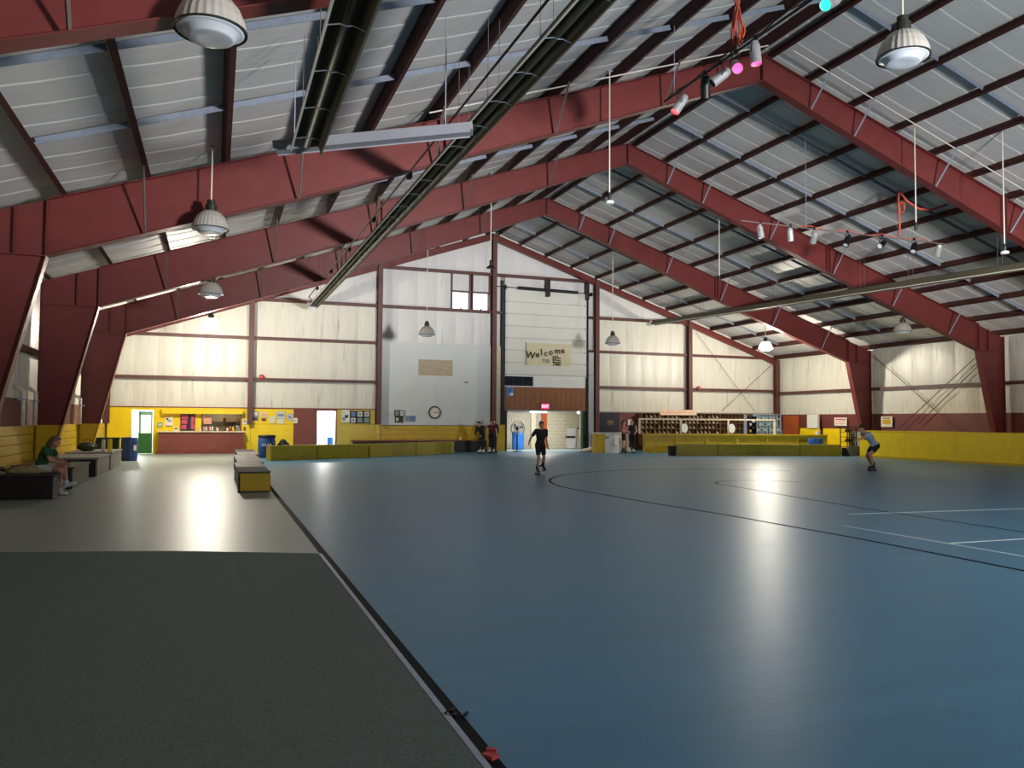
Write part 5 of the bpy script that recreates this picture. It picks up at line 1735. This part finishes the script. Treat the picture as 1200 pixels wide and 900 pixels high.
    for c, q, b in (('anl', 'tol', 'knl'), ('anr', 'tor', 'knr')):
        a = P[c]
        f = P[q]
        shin = (P[b] - a).normalized()
        fwd = (f - shin * f.dot(shin)).normalized() if not (abs(a.z - (.10 * sc + lift)) < .04) else f
        upv = shin if not (abs(a.z - (.10 * sc + lift)) < .04) else Vector((0, 0, 1))
        rb_ = basis(upv, fwd.cross(upv))
        Q = lambda x, y, z: a + rb_ @ Vector((x, y, z))
        sb = MB()
        zf = -.062 * sc
        limb(sb, [Q(0, -.03, zf + .01), Q(0, .07, zf + .008), Q(0, .15, zf)], [.050 * sc, .048 * sc, .040 * sc])
        limb(sb, [Q(0, -.01, zf + .03), Q(0, -.003, .02), Q(0, -.003, .11 if skates else .02)], [.054 * sc, .054 * sc, .052 * sc])
        link('boot' if skates else 'shoe', remeshed(sb, 'boot', shoe, .010, 2, .5), t)
        if skates:
            plate = MB().add([Q(x, y, z) for x in (-.03, .03) for y in (-.08, .17) for z in (zf - .055, zf - .035)],
                             [(0, 1, 3, 2), (4, 6, 7, 5), (0, 4, 5, 1), (2, 3, 7, 6), (0, 2, 6, 4), (1, 5, 7, 3)])
            pl = obj('skate_plate', plate, 'spot', t)
            for y in (-.05, .13):
                for x in (-.045, .045):
                    w_ = MB()
                    rw = rb_ @ Matrix.Rotation(PI / 2, 3, 'Y')
                    w_.lathe([(.0, -.017), (.031, -.017), (.033, 0), (.031, .017), (0, .017)], Q(x, y, zf - .078), 10, rot=rw)
                    obj('wheel', w_, 'rubber', pl)
            st = MB().lathe([(0, -.02), (.024, -.015), (.02, .02)], Q(0, .185, zf - .05), 10)
            obj('toe_stop', st, 'rubber', pl)
    return t


person('boy in black shirt and shorts skating toward the camera in mid rink', (9.30, 22.75, 0), PI,
       dict(pel=(0, -.02, .88), chest=(-.01, .03, 1.15), neck=(-.01, .06, 1.34), head=(.0, .10, 1.46), face=(.15, 1, -.1),
            shl=(-.175, .03, 1.29), shr=(.165, .05, 1.29), ell=(-.22, -.06, 1.05), wrl=(-.21, .08, .84), elr=(.27, -.10, 1.08), wrr=(.27, -.28, .93),
            hil=(-.085, -.02, .85), hir=(.085, -.02, .85), knr=(.10, .10, .47), anr=(.11, .04, .10), tor=(.1, 1, 0),
            knl=(-.13, -.02, .47), anl=(-.21, -.30, .23), tol=(-.1, 1, -.5)),
       .97, 'skin', 'cl_black', .62, 'cl_black', .72, 'skate_black', 'hair_brown', group='people on skates')
person('skater in dark clothes bending forward by the black bench, white socks showing', (12.38, 37.95, 0), 2.3,
       dict(pel=(0, -.06, .86), chest=(0, .08, 1.09), neck=(0, .20, 1.26), head=(0, .29, 1.36), face=(0, 1, -.4), shl=(-.17, .16, 1.22), shr=(.17, .16, 1.22),
            ell=(-.2, .2, .98), elr=(.2, .2, .98), wrl=(-.16, .34, .82), wrr=(.16, .34, .82), knl=(-.1, .08, .47), knr=(.1, .08, .47), hil=(-.085, -.06, .84), hir=(.085, -.06, .84)),
       1.02, 'skin_pale', 'cl_black', 1.5, 'cl_black', 1.2, 'skate_white', 'hair_dark', group='people on skates')
person('girl in maroon shirt with bare arms standing beside the passage jamb', (12.98, 38.15, 0), 2.6,
       dict(head=(.03, .05, 1.50), face=(.5, .8, -.2), ell=(-.23, -.02, 1.06), wrl=(-.25, .05, .86), elr=(.23, .0, 1.06), wrr=(.28, .06, .86), anl=(-.09, -.06, .10), anr=(.1, .06, .10)),
       .98, 'skin_pale', 'cl_maroon', .3, 'cl_navy', 1.2, 'skate_white', 'hair_brown', True, group='people on skates')
person('tall skater in dark jacket standing behind the girl in maroon', (13.3, 38.8, 0), 2.9, dict(wrl=(-.2, .15, .9), wrr=(.2, .15, .9)), 1.0, 'skin_pale', 'cl_navy', 1.5, 'cl_black', 1.2, 'skate_black', 'hair_dark', group='people on skates')
person('woman in dusty rose top and dark shorts standing nearest the round counter', (19.66, 36.85, 0), -2.3,
       dict(face=(.4, 1, -.1), ell=(-.22, .02, 1.07), wrl=(-.1, .22, 1.02), elr=(.22, .02, 1.07), wrr=(.1, .24, 1.05)), 1.0, 'skin_pale', 'cl_pink', .5, 'cl_black', .6, 'skate_black', 'hair_dark', True, group='people on skates')
person('woman in black top and leggings with cream skates by the skate counter', (20.2, 36.95, 0), 2.8,
       dict(face=(.3, 1, 0), ell=(-.27, -.06, 1.10), wrl=(-.15, .06, .97), elr=(.30, -.05, 1.11), wrr=(.17, .05, .97), anl=(-.08, -.03, .10), anr=(.14, .05, .10)), 1.0, 'skin_pale', 'cl_black', .0, 'cl_black', 1.2, 'skate_white', 'hair_brown', True, group='people on skates')
person('skater in grey shirt and dark shorts crouching as he glides past the right rink barrier', (20.92, 21.55, 0), PI / 2,
       dict(pel=(0, -.18, .74), chest=(0, .06, 1.00), neck=(0, .24, 1.17), head=(0, .35, 1.26), face=(0, 1, -.15), shl=(-.17, .19, 1.10), shr=(.17, .17, 1.12),
            ell=(-.22, .46, 1.00), wrl=(-.2, .72, .90), elr=(.25, .0, .95), wrr=(.2, -.22, .88), hil=(-.085, -.18, .72), hir=(.085, -.18, .72),
            knl=(-.11, .12, .46), anl=(-.1, .0, .10), tol=(0, 1, 0), knr=(.10, .06, .42), anr=(.1, -.16, .10), tor=(0, 1, 0)),
       1.08, 'skin', 'cl_grey', .6, 'cl_black', .6, 'skate_black', 'hair_dark', group='people on skates')
w = person('woman in green shirt and white shorts sitting on the black bench with legs crossed', (-3.42, 19.35, 0), -PI / 2 - .25,
           dict(pel=(0, 0, .585), chest=(0, .10, .84), neck=(0, .20, 1.01), head=(0, .29, 1.11), face=(-.15, 1, -.35), shl=(-.165, .15, .96), shr=(.165, .15, .96),
                ell=(-.20, .28, .74), elr=(.20, .28, .74), wrl=(-.09, .48, .68), wrr=(.09, .48, .68), hil=(-.085, .03, .56), hir=(.085, .03, .56),
                knl=(-.04, .46, .60), anl=(.10, .58, .26), tol=(.2, 1, -.35), knr=(.09, .44, .54), anr=(.08, .42, .10), tor=(0, 1, 0)),
           1.0, 'skin', 'cl_green', .55, 'cl_white', .55, 'sole', 'hair_grey', True, skates=False, curl=.9)
tag(obj('phone', MB().box(-2.87, 19.24, .70, .08, .15, .012, -.25, .2), 'glass'), 'dark phone held in the seated woman\'s hands', 'phone')
